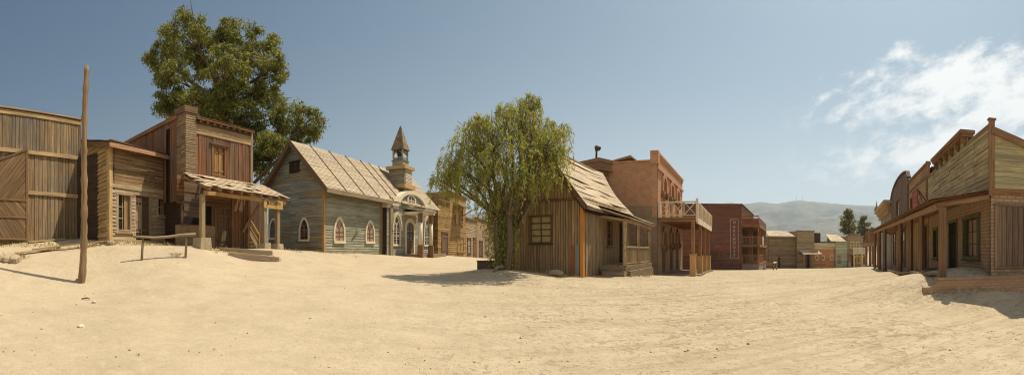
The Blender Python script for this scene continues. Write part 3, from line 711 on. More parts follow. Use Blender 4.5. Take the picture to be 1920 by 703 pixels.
    # timber steps in the sand
    a,b=P3(412,472,19.6),P3(511,475,19.4); c,d=P3(430,481,18.9),P3(523,482,18.7)
    s=thing('timber_steps','two long weathered timber steps set in the sand before the blacksmith porch','steps',c)
    for p,q in ((a,b),(c,d)):
        p=Vector((p.x,p.y,gz(p.x,p.y)+.1)); q=Vector((q.x,q.y,gz(q.x,q.y)+.1))
        m=MB(); m.beam(p,q,.34,.07); e=(q-p).normalized(); sdv=Vector((e.y,-e.x,0)); m.beam(p+sdv*.1-Vector((0,0,.14)),q+sdv*.1-Vector((0,0,.14)),.06,.24); m.build('tread',M['roofwood'],s)
smithy()

# ------------------------------------------------------------------ church
def parch(root,fr,uc,hw,z0,zs,zt,fmat,pmat,fw=.13,mid=True,hood=False,name='window',round_=False):
    m=MB(); o=arch(uc-hw-fw,uc+hw+fw,z0-fw,zs,zt+fw*1.5,8,not round_); i=arch(uc-hw,uc+hw,z0,zs,zt,8,not round_)
    m.ring(fr,o,i,-.02,.1); m.box(fr,uc-hw-fw,uc+hw+fw,-.02,.13,z0-fw-.02,z0)
    if hood:
        oo=arch(uc-hw-fw-.16,uc+hw+fw+.16,zs-.25,zs+.02,zt+fw*1.5+.18,8,not round_); ii=arch(uc-hw-fw+.02,uc+hw+fw-.02,zs-.25,zs+.02,zt+fw*1.5-.02,8,not round_); m.ring(fr,oo,ii,.0,.2)
    w=m.build(name,fmat,root)
    p=MB(); p.prism(fr,[i[0]]+i[1:-1]+[i[-1]],-.02,.042); p.build('pane',pmat,w)
    if mid:
        b=MB(); b.box(fr,uc-.03,uc+.03,.04,.075,z0,zs+(zt-zs)*.25)
        for t in ((.5,) if hood else (.42,.8)): z=z0+(zs-z0)*t; b.box(fr,uc-hw,uc+hw,.04,.068,z-.018,z+.018)
        for sg in (-1,1):
            b.beam(fr.p(uc,.058,zs+(zt-zs)*.15),fr.p(uc+sg*hw*.62,.058,zs+(zt-zs)*.62),.05,.03,up=Vector((fr.n.x,fr.n.y,0)))
        b.build('muntin',fmat if hood else M['redwood'],w)
    return w
def church():
    fr=fk(607,25.8,.0018,830,664); L=fr.L; D=4.8; gb=fr.left(D); zb=fr.z(640,474)-.4; ze=5.85; zr=8.5
    ufr=fr.u(723); uR=fr.u(813)
    root=thing('church','blue green weathered wooden church with shingled roof and belfry','church',fr.p(L/2,-D/2,zb))
    c=MB(); c.box(fr,.2,uR-.1,-D+.2,-.2,zb,ze-.1); c.prism(gb,[(.25,ze-.1),(D-.25,ze-.1),(D/2,zr-.5)],-uR+.3,-.25); c.build('inner_wall',M['nearblack'],root)
    # side wall
    m=MB(); boards(m,fr,.12,ufr-.05,zb,ze-.02,'h',.16,.02,lap=.016,seg=3.2,jz=.02); m.build('wall',M['church'],root)
    m=MB(); ap=lambda z:(D/2*(z-ze)/(zr-ze)-.02,D-D/2*(z-ze)/(zr-ze)+.02) if z>ze else (0,D-.02)
    lv=(D*.42,D*.59,6.75,7.4)
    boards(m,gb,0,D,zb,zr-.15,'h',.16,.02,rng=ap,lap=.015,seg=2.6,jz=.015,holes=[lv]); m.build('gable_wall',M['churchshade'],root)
    m=MB(); boards(m,gb,lv[0],lv[1],lv[2],lv[3],'v',.14,.02,w=-.08); casing(m,gb,lv,.07,-.08,.04); m.build('loft_hatch',M['nearblack'],root)
    m=MB(); m.box(fr,-.03,.13,-.14,.045,zb,ze-.05); m.build('corner_board',M['oldgold'],root)
    m=MB(); m.box(fr,fr.u(712),fr.u(718),.02,.07,zb,ze-.1); m.build('corner_board',M['grey'],root); m=MB(); m.box(fr,fr.u(720.5),fr.u(725.5),-.1,.55,zb,ze-.2); m.build('corner_board',M['grey'],root)
    # windows
    for px,y0,yt in ((635,455,407),(692.5,456,413)):
        u=fr.u(px); z0,zt=fr.z(px,y0-3),fr.z(px,yt+5); parch(root,fr,u,.47,z0,z0+(zt-z0)*.52,zt,M['white'],M['curtain2'],.13)
    d1=gb.d(571)
    for px,y0,yt in ((571.5,453,407),(514,450,408)):
        u=gb.u(px); z0,zt=gb.z(px,y0-4),gb.z(px,yt+5); parch(root,gb,u,.33,z0,z0+(zt-z0)*.5,zt,M['white'],M['glass'],.1)
    # roof
    ov=.6; rise=(zr-ze)/(D/2); zo=ze-ov*rise+.18
    q=[fr.p(-.45,ov,zo),fr.p(uR+.2,ov,zo),fr.p(uR+.2,-D/2,zr+.18),fr.p(-.45,-D/2,zr+.18)]
    m=MB(); shingles(m,q,32,5.,.016,.03,.01); m.build('roof',M['churchroof'],root)
    q2=[fr.p(-.45,-D-ov,zo),fr.p(uR+.2,-D-ov,zo),q[2],q[3]]
    m=MB(); shingles(m,q2,12,4.,.018,.022); m.build('roof',M['darkwood'],root)
    n=(Vector(q[1])-q[0]).cross(Vector(q[3])-q[0]).normalized()
    for t in [.115,.235,.352,.47,.545,.63,.76]:
        b=MB(); b.beam(bil(q,t,0)+n*.06,bil(q,t,1)+n*.06,.05,.06,up=n); b.build('roof_batten',M['darkwood'],root)
    m=MB(); m.box(fr,-.48,ufr-.02,ov-.01,ov+.06,zo-.24,zo+.03); m.build('fascia',M['grey'],root)
    m=MB()
    for a,b in ((bil(q,0,0),bil(q,0,1)),(bil(q2,0,0),bil(q2,0,1))): m.beam(a+Vector((0,0,-.1))+Vector((-fr.e.x*.04,-fr.e.y*.04,0)),b+Vector((-fr.e.x*.04,-fr.e.y*.04,-.1)),.05,.26)
    m.build('barge_board',M['darkwood'],root)
    m=MB(); ub=fr.u(664); zb2=fr.z(664,440); m.tube([fr.p(ub-.35,.08,zb2-.3),fr.p(ub-.05,.14,zb2),fr.p(ub+.15,.12,zb2+.12),fr.p(ub+.2,.08,zb2+.4)],[.025]*4,6); m.tube([fr.p(ub-.05,.14,zb2),fr.p(ub+.38,.12,zb2+.2)],[.025]*2,6); m.build('iron_bracket',M['iron'],root)
    # front facade, a little proud of the long wall
    ff=fr.off(.4); f0,f1=ff.u(724.5),ff.u(811); fz=ff.z(735,402); zc=ff.z(746,385)
    ua,ub=ff.u(744),ff.u(797); ucx=(ua+ub)/2; zt=ff.z(768,360)
    def arc(u): t=(u-ucx)/((ub-ua)/2); return zc+(zt-zc)*math.sqrt(max(0,1-t*t)) if abs(t)<1 else zc-.02
    m=MB(); boards(m,ff,f0,f1,zb,zc-.05,'h',.17,.02,lap=.018,seg=2.6,jz=.015)
    def rg(z):
        t=(z-zc)/(zt-zc); h=(ub-ua)/2*math.sqrt(max(0,1-t*t)); return ucx-h,ucx+h
    boards(m,ff,ua,ub,zc-.05,zt-.03,'h',.17,.02,lap=.018,rng=rg); m.build('front_wall',M['churchfront'],root)
    c=MB(); c.box(ff,f0,f1-.02,-.34,-.05,zb,zc-.1); c.build('inner_wall',M['nearblack'],root)
    m=MB(); N=12; oo=[(ucx-(ub-ua)/2*1.0*math.cos(math.pi*i/N)*-1,zc+(zt-zc)*math.sin(math.pi*i/N)) for i in range(N+1)]
    io=[(ucx+(u-ucx)*.9,zc+(z-zc)*.86-.02) for u,z in oo]; oo=[(ucx+(u-ucx)*1.05,zc+(z-zc)*1.07) for u,z in oo]
    m.ring(ff,oo,io,-.35,.2)
    for a,b in ((f0-.1,ua),(ub,f1+.15)): m.box(ff,a,b,-.3,.22,zc-.12,zc+.16); m.box(ff,a,b,-.3,.15,zc-.3,zc-.13)
    m.build('parapet_moulding',M['whitewood'],root)
    uo=ff.u(770); zo2=ff.z(770,377); rr=ff.z(770,367)-zo2; ru=.62
    m=MB(); NN=20; o_=[(uo+ru*1.25*math.cos(6.2832*i/NN),zo2+rr*1.2*math.sin(6.2832*i/NN)) for i in range(NN+1)]; i_=[(uo+ru*math.cos(6.2832*i/NN),zo2+rr*.9*math.sin(6.2832*i/NN)) for i in range(NN+1)]
    m.ring(ff,o_,i_,0,.12); m.box(ff,uo-.03,uo+.03,.03,.09,zo2-rr*.9,zo2+rr*.9); m.box(ff,uo-ru,uo+ru,.03,.085,zo2-.03,zo2+.03); w=m.build('window',M['white'],root)
    m=MB(); m.prism(ff,i_[:-1],0,.045); m.build('pane',M['glass'],w)
    for px in (742,799):
        u=ff.u(px); z0=ff.z(px,458 if px<770 else 459); zt2=ff.z(px,407 if px<770 else 412); parch(root,ff,u,.5,z0,z0+(zt2-z0)*.62,zt2,M['white'],M['glass'],.12,True,True)
    u=ff.u(767.5); z0=ff.z(767,476); zt2=ff.z(767,417); dw=parch(root,ff,u,.62,z0,z0+(zt2-z0)*.84,zt2,M['white'],M['glass'],.22,False,False,'door_surround',True)
    m=MB(); boards(m,ff,u-.6,u+.6,z0,z0+(zt2-z0)*.38,'v',.3,.03,w=.035)
    for t in (-.6,-.05,.5): m.box(ff,u+t,u+t+.1,.04,.075,z0+(zt2-z0)*.38,z0+(zt2-z0)*.93)
    for t in (.38,.65,.9): m.box(ff,u-.6,u+.6,.04,.08,z0+(zt2-z0)*t,z0+(zt2-z0)*t+.06)
    m.build('door',M['redwood'],dw)
    # canopy on two columns
    cw=1.7; cf=ff.off(cw); ca,cb=ff.u(756),cf.u(815); zc0=cf.z(800,401); zc1=cf.z(800,392)
    m=MB(); q=[ff.p(ca,cw+.15,zc0+.22),ff.p(cb+.1,cw+.15,zc0+.22),ff.p(cb+.1,.03,zc0+.5),ff.p(ca,.03,zc0+.5)]; shingles(m,q,5,1.2,.02,.02); m.build('canopy_roof',M['whitewood'],root)
    m=MB(); m.box(ff,ca+.05,cb,.05,cw,zc0-.02,zc0+.16)
    for i in range(7): v=.2+(cw-.3)*i/6; m.box(ff,cb,cb+.16,v-.06,v+.06,zc0,zc0+.16)
    m.build('canopy',M['whitewood'],root)
    for px,fw_ in ((788.5,cf.off(-.15)),(808,cf.off(-.15))):
        uu=fw_.u(px); g=fw_.p(uu,0,0); g.z=gz(g.x,g.y); ht=zc0-g.z
        m=MB(); m.tube([g+Vector((0,0,.75)),g+Vector((0,0,ht*.5)),g+Vector((0,0,ht*.8))],[.17,.17,.15],12); co=m.build('column',M['white'],root)
        m=MB(); m.beam(g-Vector((0,0,.2)),g+Vector((0,0,.95)),.4,.4); m.build('column_base',M['redwood'],co)
        m=MB(); m.beam(g+Vector((0,0,ht*.8)),g+Vector((0,0,ht)),.34,.34); m.build('column_head',M['redwood'],co)
    m=MB(); m.box(ff,ff.u(752),ff.u(809),.05,1.4,zb,ff.z(770,478)+.08); m.build('doorstep',M['grey'],root)
    # belfry tower
    tw=1.4; u0=fr.u(761.5)-.1; tf=Fr(fr.p(u0,-.15,0).xy,fr.p(u0+tw,-.15,0).xy); tl=tf.left(tw)
    d=tf.d(761); Z=lambda y:zz(y,d)
    def blk(mb,g,za,zc_): mb.box(tf,-g,tw+g,-tw-g,g,za,zc_)
    s=MB(); boards(s,tf,0,tw,Z(350),Z(316),'h',.15,.02,lap=.015); boards(s,tl,0,tw,Z(350),Z(316),'h',.15,.02,lap=.015); s.box(tf,.1,tw-.1,-tw+.1,-.05,Z(356)-.6,Z(316))
    t=s.build('tower',M['tower'],root)
    m=MB(); blk(m,.24,Z(352)-.06,Z(346)); m.build('tower_ledge',M['ochre'],t); m=MB(); blk(m,.2,Z(317),Z(311)); m.build('tower_ledge',M['ochre'],t)
    m=MB(); lf=tf.off(.03); 
    for i in range(11): z=Z(347)+(Z(318)-Z(347))*i/11; m.box(lf,.15,tw-.15,0,.05,z+.04,z+.12)
    m.build('louvre',M['white'],t)
    m=MB(); m.box(tf,.2,tw-.2,-tw+.2,-.2,Z(311),Z(300)); m.box(tf,.14,tw-.14,-tw+.14,-.14,Z(300),Z(299)+.03); m.box(tf,.24,tw-.24,-tw+.24,-.24,Z(299)+.03,Z(294)); m.build('tower_base',M['tower'],t)
    zp0,zp1=Z(296),Z(279)
    for a in (.27,tw-.27):
        for b in (.27,tw-.27):
            m=MB(); m.box(tf,a-.06,a+.06,-b-.06,-b+.06,zp0,zp1); p=m.build('belfry_post',M['tower'],t)
            m=MB(); sg=1 if a<tw/2 else -1; m.beam(tf.p(a,-b,zp1-.4),tf.p(a+sg*.35,-b,zp1-.02),.07,.08); sg2=1 if b<tw/2 else -1; m.beam(tf.p(a,-b,zp1-.4),tf.p(a,-b-sg2*.35,zp1-.02),.07,.08); m.build('post_brace',M['grey'],p)
    m=MB(); cc=tf.p(tw/2,-tw/2,0); zb_=Z(290)
    m.tube([cc+Vector((0,0,zb_+z)) for z in (0,.06,.25,.45,.55)],[.24,.21,.15,.12,.03],12); m.tube([cc+Vector((0,0,zb_+.5)),cc+Vector((0,0,zp1))],[.03,.03],6); m.build('bell',M['iron'],t)
    m=MB(); apx=tf.p(tw/2,-tw/2,Z(231)); g=-.13
    cs=[tf.p(-g,g,zp1),tf.p(tw+g,g,zp1),tf.p(tw+g,-tw-g,zp1),tf.p(-g,-tw-g,zp1)]
    for i in range(4): shingles(m,[cs[i],cs[(i+1)%4],apx+(cs[(i+1)%4]-apx)*.02,apx+(cs[i]-apx)*.02],11,.35,.015,.02,.01,slab=.03)
    m.build('spire',M['grey'],t)
church()

def strays():
    m=MB(); a=gp(153,12.6); b=gp(168,12.5); m.tube([a+Vector((0,0,.02)),a.lerp(b,.5)+Vector((.02,.03,.05)),b+Vector((0,0,.03))],[.02,.025,.018],6); tag(m.build('twig',M['rust']),'short reddish stick lying on the sand below the tall pole','twig')
    for px,py,r_,lab in ((176,578,.07,'small pale stone on the sand just below the reddish stick'),(152,617,.08,'lone pale yellow stone on the bare sand at lower left')):
        d=F*1.62/(py-YH); m=MB(); rough_stone(m,gp(px,d)+Vector((0,0,.02)),r_,.6); tag(m.build('stone',M['palestone']),lab,'stone')
strays()
# ------------------------------------------------------------------ row of shops behind the pepper tree
def backrow():
    fr=fk(820,40,.0035,925); ez=lambda px:gz(*fr.p(fr.u(px),0,0).xy)-.4
    def seg(a,b): return Fr(fr.p(fr.u(a),0,0).xy,fr.p(fr.u(b),0,0).xy)
    def shop(a,b,ytop,D,mat,label,hole=(),cat='shop',brickw=False,top2=None):
        f=seg(a,b); zt=f.z((a+b)/2,ytop); z0=min(ez(a),ez(b)); r=thing('timber_shop' if not brickw else 'brick_shop',label,cat,f.p(f.L/2,-2,z0),'shops in the row behind the pepper tree')
        m=MB()
        if brickw: wall_open(m,f,0,f.L,z0,zt,-.1,.05)
        else: boards(m,f,0,f.L-.03,z0,zt,'h',.2,.022,lap=.02,seg=3,jz=.02)
        m.build('wall',mat,r); core(r,f,D,z0,zt-.05,.12,.02,.02)
        s=MB(); l=f.left(D); boards(s,l,0,D,z0,zt,'h',.22,.02,lap=.02); s.build('side_wall',mat,r)
        c=MB(); c.box(f,-.1,f.L+.03,-.3,.22,zt,zt+.12); c.box(f,-.05,f.L,.02,.12,zt-.25,zt); c.build('cornice',M['redbrown'],r); return f,r,z0
    def dw(f,r,x0,x1,y0,y1,kind,nx=1,ny=2,mat='oldgold',pane='glass'):
        d=f.d((x0+x1)/2); q=(f.u(x0),f.u(x1),zz(y1,d),zz(y0,d))
        if kind=='w': window(r,f,q,nx,ny,M[mat],M[pane],.14,-.03,.08,.1)
        else: door(r,f,q,M[mat],M['darkwood'],.15,-.03,.1,.3,handle=False)
    f,r,z=shop(820,842,378,6,M['oldgold'],'narrow golden plank shop beside the church with a tall brown door')
    dw(f,r,828,838,438,477,'d',mat='redwood')
    f,r,z=shop(842,873,366,8,M['oldgold'],'golden two storey plank shop with an ochre shutter and curtained window')
    dw(f,r,857,868,446,471,'w',2,2,'oldgold','curtain'); dw(f,r,862,867,409,420,'w',1,1)
    m=MB(); u=f.u(855.5); d=f.d(855); boards(m,f,f.u(852.5),f.u(857),zz(420,d),zz(397,d),'v',.2,.03,w=.1); m.build('shutter',M['ochre'],r)
    m=MB(); a,b=f.u(849),f.u(867); z1=zz(388,f.d(858)); q=[f.p(a,1.3,z1-.2),f.p(b,1.3,z1-.2),f.p(b,.05,z1+.35),f.p(a,.05,z1+.35)]; shingles(m,q,4,1.); aw=m.build('awning',M['whitewood'],r)
    for u in (a+.2,b-.2): m=MB(); m.beam(f.p(u,.05,z1-.9),f.p(u,1.2,z1-.25),.1,.1); m.box(f,u-.08,u+.08,.03,.14,z1-1.4,z1+.1); m.build('bracket',M['redbrown'],aw)
    f,r,z=shop(873,893,412,6,M['farpale'],'low pale weathered plank shop with a dark door beside the golden shop')
    dw(f,r,876,881.5,448,474,'w',1,2,'darkwood'); dw(f,r,887,891.5,448,483,'d',mat='redwood')
    f,r,z=shop(893,931,415,7,M['brickbrown'],'low brown brick shop at the far end seen beside the tree trunk',brickw=True)
    dw(f,r,898,904,453,485,'d',mat='darkwood'); dw(f,r,909,915,450,472,'w',1,2,'darkwood')
    m=MB(); d=f.d(908); boards(m,f,f.u(904),f.u(912),zz(444,d),zz(433,d),'h',.3,.03,w=.06); m.build('board',M['paneldoor'],r)
backrow()

# ------------------------------------------------------------------ cottage by the pepper tree
def cottage():
    fr=fk(1092,18.9,.0038,1181,1138); L=fr.L; D=3.7; gb=fr.left(D); zb=gz(*fr.A)-.5; ze=zz(373,18.9); zr=ze+2.5
    root=thing('plank_cottage','small steep roofed plank cottage with orange corner board and side porch','house',fr.p(L/2,-D/2,zb))
    w=gb.rect(996,1033,407,454)
    top=lambda u: ze+(zr-ze)*(1-abs(u-D/2)/(D/2))
    m=MB(); boards(m,gb,.0,D-.1,zb,ze-.04,'v',.14,.024,holes=[w],jw=.012)
    boards(m,gb,.0,D,ze+.05,zr,'v',.15,.024,top=top,jw=.012); m.build('gable_wall',M['cottage'],root)
    m=MB(); m.box(gb,0,D,.03,.09,ze-.05,ze+.06); m.build('tie_beam',M['darkwood'],root)
    for nm,x0,x1,y0,mat in (('patch_board',1070.5,1077,459,'rust'),('patch_board',1079.5,1086.5,459,'bluegrey')):
        m=MB(); m.box(gb,gb.u(x0),gb.u(x1),.035,.055,zb,zz(y0,18.8)); m.build(nm,M[mat],root)
    m=MB(); m.box(gb,gb.u(1088.5),D+.07,.0,.07,zb,ze-.03); m.box(fr,.0,.1,-.0,.068,zb,ze-.03); m.build('corner_board',M['orange'],root)
    window(root,gb,w,2,4,M['darkwood'],M['curtain'],.08,.06,.05,.06,.05)
    dw=(fr.u(1160),fr.u(1170),zz(497,20.6)+.02,zz(414,23)); w2=fr.rect(1136.5,1147,415,460)
    m=MB(); boards(m,fr,.1,L,zb,ze+.1,'v',.17,.026,holes=[w2,dw],jw=.03,drop=.03); m.build('side_wall',M['cottageside'],root)
    window(root,fr,w2,2,4,M['redbrown'],M['glass'],.1,.1,.05); door(root,fr,dw,M['nearblack'],M['redbrown'],.12,.15)
    c=MB(); c.box(fr,.2,L-.05,-D+.1,-.2,zb,ze-.1); c.prism(gb,[(.25,ze-.1),(D-.25,ze-.1),(D/2,zr-.4)],-L+.1,-.2); c.build('inner_wall',M['nearblack'],root)
    # wavy roof
    ov=.32; rise=(zr-ze)/(D/2); zo=ze-ov*rise+.1
    q=[fr.p(-.35,ov,zo),fr.p(L+.05,ov,zo),fr.p(L+.05,-D/2,zr+.1),fr.p(-.35,-D/2,zr+.1)]
    sag=lambda u,v: -.13*math.sin(math.pi*v)*(.6+.4*math.sin(u*9))-.05*math.sin(u*17+v*6)-.1*math.sin(math.pi*u)
    holes=[(.13,.17,.63,.69),(.1,.16,.45,.5)]
    m=MB(); shingles(m,q,16,2.6,.02,.018,.008,sag,0,holes); m.build('roof',M['roofwood'],root)
    m=MB(); c=[bil(q,u,v)-Vector((0,0,k)) for k in (.5,.4) for v in (0.08,.99) for u in (.03,.99)]; m.hexa(c); m.build('roof_lining',M['nearblack'],root)
    q2=[fr.p(-.35,-D-ov,zo),fr.p(L+.05,-D-ov,zo),q[2],q[3]]
    m=MB(); shingles(m,q2,12,1.2); m.build('roof',M['roofwood'],root)
    m=MB(); e=Vector((fr.e.x,fr.e.y,0))
    for a,b in ((q[0],q[3]),(q2[0],q2[3])):
        for i in range(6):
            p0,p1=Vector(a).lerp(b,i/6),Vector(a).lerp(b,(i+1)/6); dz=lambda t:-.13*math.sin(math.pi*t)*.6
            m.beam(p0+Vector((0,0,-.1+dz(i/6))),p1+Vector((0,0,-.1+dz((i+1)/6))),.06,.2)
    m.build('barge_board',M['darkwood'],root)
    m=MB(); m.box(fr,-.3,L*.35,ov-.03,ov+.03,zo-.16,zo-.01); m.build('fascia',M['darkwood'],root)
    # porch
    P=1.4; po=fr.off(P); ua=fr.u(1121.5); ub=po.u(1221); zf=zz(498,20.4); z1=ze-.38
    pr=[po.p(ua-.2,.25,ze-.62),po.p(ub+.2,.25,ze-.72),fr.p(ub+.2,.05,ze-.12),fr.p(ua-.2,.05,ze-.1)]
    m=MB(); shingles(m,pr,6,1.,.02,.022,.02,lambda u,v:-.06*math.sin(u*3.1416)); m.build('porch_roof',M['roofwood'],root)
    m=MB(); m.beam(po.p(ua,-.02,ze-.84),po.p(ub,-.02,ze-.93),.1,.14); m.beam(po.p(ua,-.02,ze-.84),fr.p(ua,.03,ze-.6),.08,.12); m.build('porch_beam',M['cottageside'],root)
    m=MB(); boards(m,fr,ua,ub,zf-.05,zf-.01,'v',.15,.02) if False else None
    for i in range(9): v=.06+(P-.05)*i/9; m.box(fr,ua-.05,ub,v,v+P/9-.01,zf-.06,zf)
    m.box(fr,ua,ub-.03,.1,P-.05,zb,zf-.065)
    fl=m.build('porch_floor',M['cottageside'],root)
    m=MB(); m.box(fr,ua-.45,ua-.06,.35,P+.05,zb,zf-.27); m.box(fr,ua-.1,ua-.05,.1,P+.05,zf-.3,zf-.05); m.box(po,ua-.05,ub,-.02,.05,zf-.5,zf-.02); m.box(po,ua+.2,ub-.3,.05,.2,zb,zf-.28)
    m.build('step',M['grey'],fl)
    for px,s in ((1170,.19),(1197.5,.15),(1218.5,.13)):
        u=po.u(px) if px>1171 else ua+.02; m=MB(); g=po.p(u,-.05,zf); h=(ze-.9)-zf
        m.beam(g,g+Vector((0,0,h)),s,s)
        for t in (.14,.33,.5,.88): m.beam(g+Vector((0,0,h*t)),g+Vector((0,0,h*t+.06)),s*1.35,s*1.35)
        m.build('porch_post',M['cottageside'],root)
    u0=ua+.12; u1=po.u(1217)
    m=MB(); m.box(po,u0,u1,-.09,-.0,zf+.86,zf+.94); m.box(po,u0,u1,-.08,-.02,zf+.06,zf+.12)
    n=int((u1-u0)/.16)
    for i in range(n): u=u0+.08+(u1-u0-.16)*i/(n-1); m.box(po,u-.03,u+.03,-.065,-.03,zf+.1,zf+.88)
    m.build('railing',M['cottageside'],root)
cottage()
def trough():
    a=gp(925,20.9); fr=Fr(pt(896,18.4),pt(932,17.9)); z=gz(*fr.p(fr.L/2,0,0).xy)
    m=MB(); m.box(fr,0,fr.L,-.7,-.64,z-.1,z+.3); m.box(fr,0,fr.L,0,.06,z-.1,z+.3); m.box(fr,0,.06,-.64,0,z-.1,z+.3); m.box(fr,fr.L-.06,fr.L,-.64,0,z-.1,z+.3); m.box(fr,-.02,fr.L+.02,-.72,.08,z+.302,z+.35)
    tag(m.build('wooden_box',M['darkwood']),'low dark plank box on the ground at the foot of the pepper tree','box')
    m=MB(); p=gp(1042,17.9); rough_stone(m,p+Vector((0,0,.12)),.32,.5,9); tag(m.build('boulder',M['rock']),'rounded brown stone lying in shade before the cottage window','stone')
    m=MB(); a=gp(925,17.2); b=gp(944,17.6); m.tube([a+Vector((0,0,.02)),a.lerp(b,.4)+Vector((0,0,.16)),b+Vector((0,0,.12))],[.05,.08,.1],7); tag(m.build('fallen_branch',M['grey']),'pale bare branch lying beside the dark plank box','branch')
trough()

# ------------------------------------------------------------------ timber building with vent pipe and brick building
def ventbuilding():
    A=pt(1074,30.5); B=pt(1123,28.6); fr=Fr(A,B); rt=fr.right(3.2); z0=gz(*A); zt=zz(301,28.6)
    r=thing('timber_building','dark timber building with heavy cornice behind the cottage roof','building',fr.p(fr.L/2,-2,z0))
    m=MB(); boards(m,fr,0,fr.L,z0,zt,'h',.18,.025,lap=.01); boards(m,rt,0,rt.L,z0,zt,'h',.18,.025,lap=.01); m.build('wall',M['farwood'],r)
    m=MB(); m.box(fr,fr.L-.16,fr.L+.03,-.16,.045,z0,zt); m.build('corner_board',M['oldgold'],r)
    core(r,fr,3.2,z0,zt-.05,.1,.05,.1)
    m=MB()
    for g,a,b in ((.3,zt-.1,zt+.12),(.22,zt-.55,zt-.1),(.34,zt-.66,zt-.56)): m.box(fr,-g,fr.L+g,-3.2-g,g,a,b)
    m.build('cornice',M['redbrown'],r)
    m=MB(); q=fr.p(fr.L-.15,.1,zt+.12); m.tube([q,q+Vector((.02,0,.55)),q+Vector((.1,0,.66))],[.07,.07,.075],9); rough_stone(m,q+Vector((.1,0,.72)),.24,.85,9); m.build('vent_pipe',M['iron'],r)
ventbuilding()
def brickhouse():
    fr=fk(1232,28.4,.0071,1279.5,1258); L=fr.L; sd=fr.left(8.); z0=gz(*fr.A)-.5; zt=fr.z(1234,290); zs=zz(303,28.6); D=8.; sd=Fr(pt(1136,sd.d(1136)),fr.A)
    r=thing('brick_building','two storey red brick building with arched windows and white railed balcony','building',fr.p(L/2,-4,z0))
    du=L/3.45; ups=[];dns=[]
    zb1=zz(406,28.2); 
    for (xa,xb,yt,ya,yb) in ((1241.5,1247.5,335,437,510),(1256.,1261.5,348,438,507),(1267.8,1272.3,359,439,505)):
        ua,ub=fr.u(xa),fr.u(xb); um=fr.u((xa+xb)/2); d=fr.d((xa+xb)/2); ups.append((ua,ub,zb1+.02,zz(yt,d)-.75,zz(yt,d))); zd=zz(ya,d)+.1; dns.append((ua,ub,z0+.3,zd-.7,zd))
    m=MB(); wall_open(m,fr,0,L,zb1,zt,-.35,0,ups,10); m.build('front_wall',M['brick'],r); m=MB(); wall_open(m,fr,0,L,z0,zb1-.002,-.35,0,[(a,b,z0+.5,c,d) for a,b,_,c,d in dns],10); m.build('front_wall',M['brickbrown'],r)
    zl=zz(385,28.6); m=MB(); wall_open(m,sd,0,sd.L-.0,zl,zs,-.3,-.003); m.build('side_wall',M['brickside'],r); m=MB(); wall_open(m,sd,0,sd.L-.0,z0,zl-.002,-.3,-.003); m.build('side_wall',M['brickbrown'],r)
    core(r,fr,D,z0,zs-.2,.5,.4,.3)
    m=MB(); m.box(fr,-.12,L+.06,-.4,.1,zt,zt+.16,cont=True); m.box(fr,-.05,L,.003,.12,zt-1.02,zt-.86,cont=True); m.box(fr,-.05,L,.003,.06,zt-.2,zt-.002,cont=True); m.box(fr,-.1,.36,-.45,.11,zs-.2,zt+.2,cont=True); m.build('parapet',M['brick'],r)
    m=MB(); m.box(fr,-.06,.12,-sd.L,-.42,zs,zs+.1,cont=True); m.build('coping',M['brick'],r)
    m=MB(); q=[fr.p(1.2,-4.2,zs-.25),fr.p(1.5,-2.2,zs+.35),fr.p(4,-2.2,zs+.35),fr.p(4,-4.2,zs-.25)]; q=[fr.p(.4,-4.4,zs+.0),fr.p(.4,-1.9,zs+.55),fr.p(3,-1.9,zs+.55),fr.p(3,-4.4,zs)]; shingles(m,[q[0],q[1],q[2],q[3]],8,.5); m.build('roof',M['roofwood'],r)
    for lst,nm in ((ups,'window'),(dns,'door')):
        for (a,b,za,zs_,zt_) in lst:
            hw=(b-a)/2; o=arch(a-.28,b+.28,zs_-.25,zs_,zt_+.32,8); i=arch(a-.02,b+.02,zs_-.25,zs_,zt_+.02,8)
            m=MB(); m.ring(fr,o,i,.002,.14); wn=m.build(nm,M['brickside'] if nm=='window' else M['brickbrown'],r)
            for uu in (a-.14,b+.14): m=MB(); m.box(fr,uu-.2,uu+.2,.004,.24,zs_-.5,zs_-.26); m.box(fr,uu-.14,uu+.14,.004,.17,zs_-.7,zs_-.501); m.build('corbel',M['redbrown'],wn)
            f=MB(); i2=arch(a+.0,b-.0,za,zs_,zt_,8); i3=arch(a+.14,b-.14,za,zs_,zt_-.12,8); f.ring(fr,i2,i3,-.33,-.24); f.box(fr,(a+b)/2-.05,(a+b)/2+.05,-.33,-.25,za,zt_-.1); f.box(fr,a+.1,b-.1,-.33,-.25,zs_-.05,zs_+.05); f.build('frame',M['redbrown'],wn)
            p=MB(); p.box(fr,a-.05,b+.05,-.4,-.345,za,zt_+.05); p.build('pane',M['glass'],wn)
    # balcony
    P=2.65; bo=fr.off(P); u0=fr.u(1233.5); u1=bo.u(1333.5); zd=zz(406,28.)
    b=MB(); boards(b,fr,u0,u1,0,1,'v',.2,.02) if False else None
    n=12
    for i in range(n): v=.02+P*i/n; b.box(fr,u0,u1,v,v+P/n-.01,zd-.05,zd)
    b.box(fr,u0,u1,.01,P-.05,zd-.12,zd-.055); fl=b.build('balcony_floor',M['oldgold'],r)
    m=MB(); m.box(fr,u0-.03,u1+.02,P-.04,P+.05,zd-.42,zd-.02); m.build('fascia',M['whitewood'],fl)
    m=MB()
    for i in range(9): u=u0+.1+(u1-u0-.2)*i/8; m.box(fr,u-.05,u+.05,.02,P-.06,zd-.3,zd-.13)
    m.build('joist',M['gallery'],fl)
    zr0,zr1=zd+.12,zd+1.0
    pl=[(u0,.12),(u0,P)]+[(u0+(u1-u0)*i/4,P) for i in (1,2,3,4)]
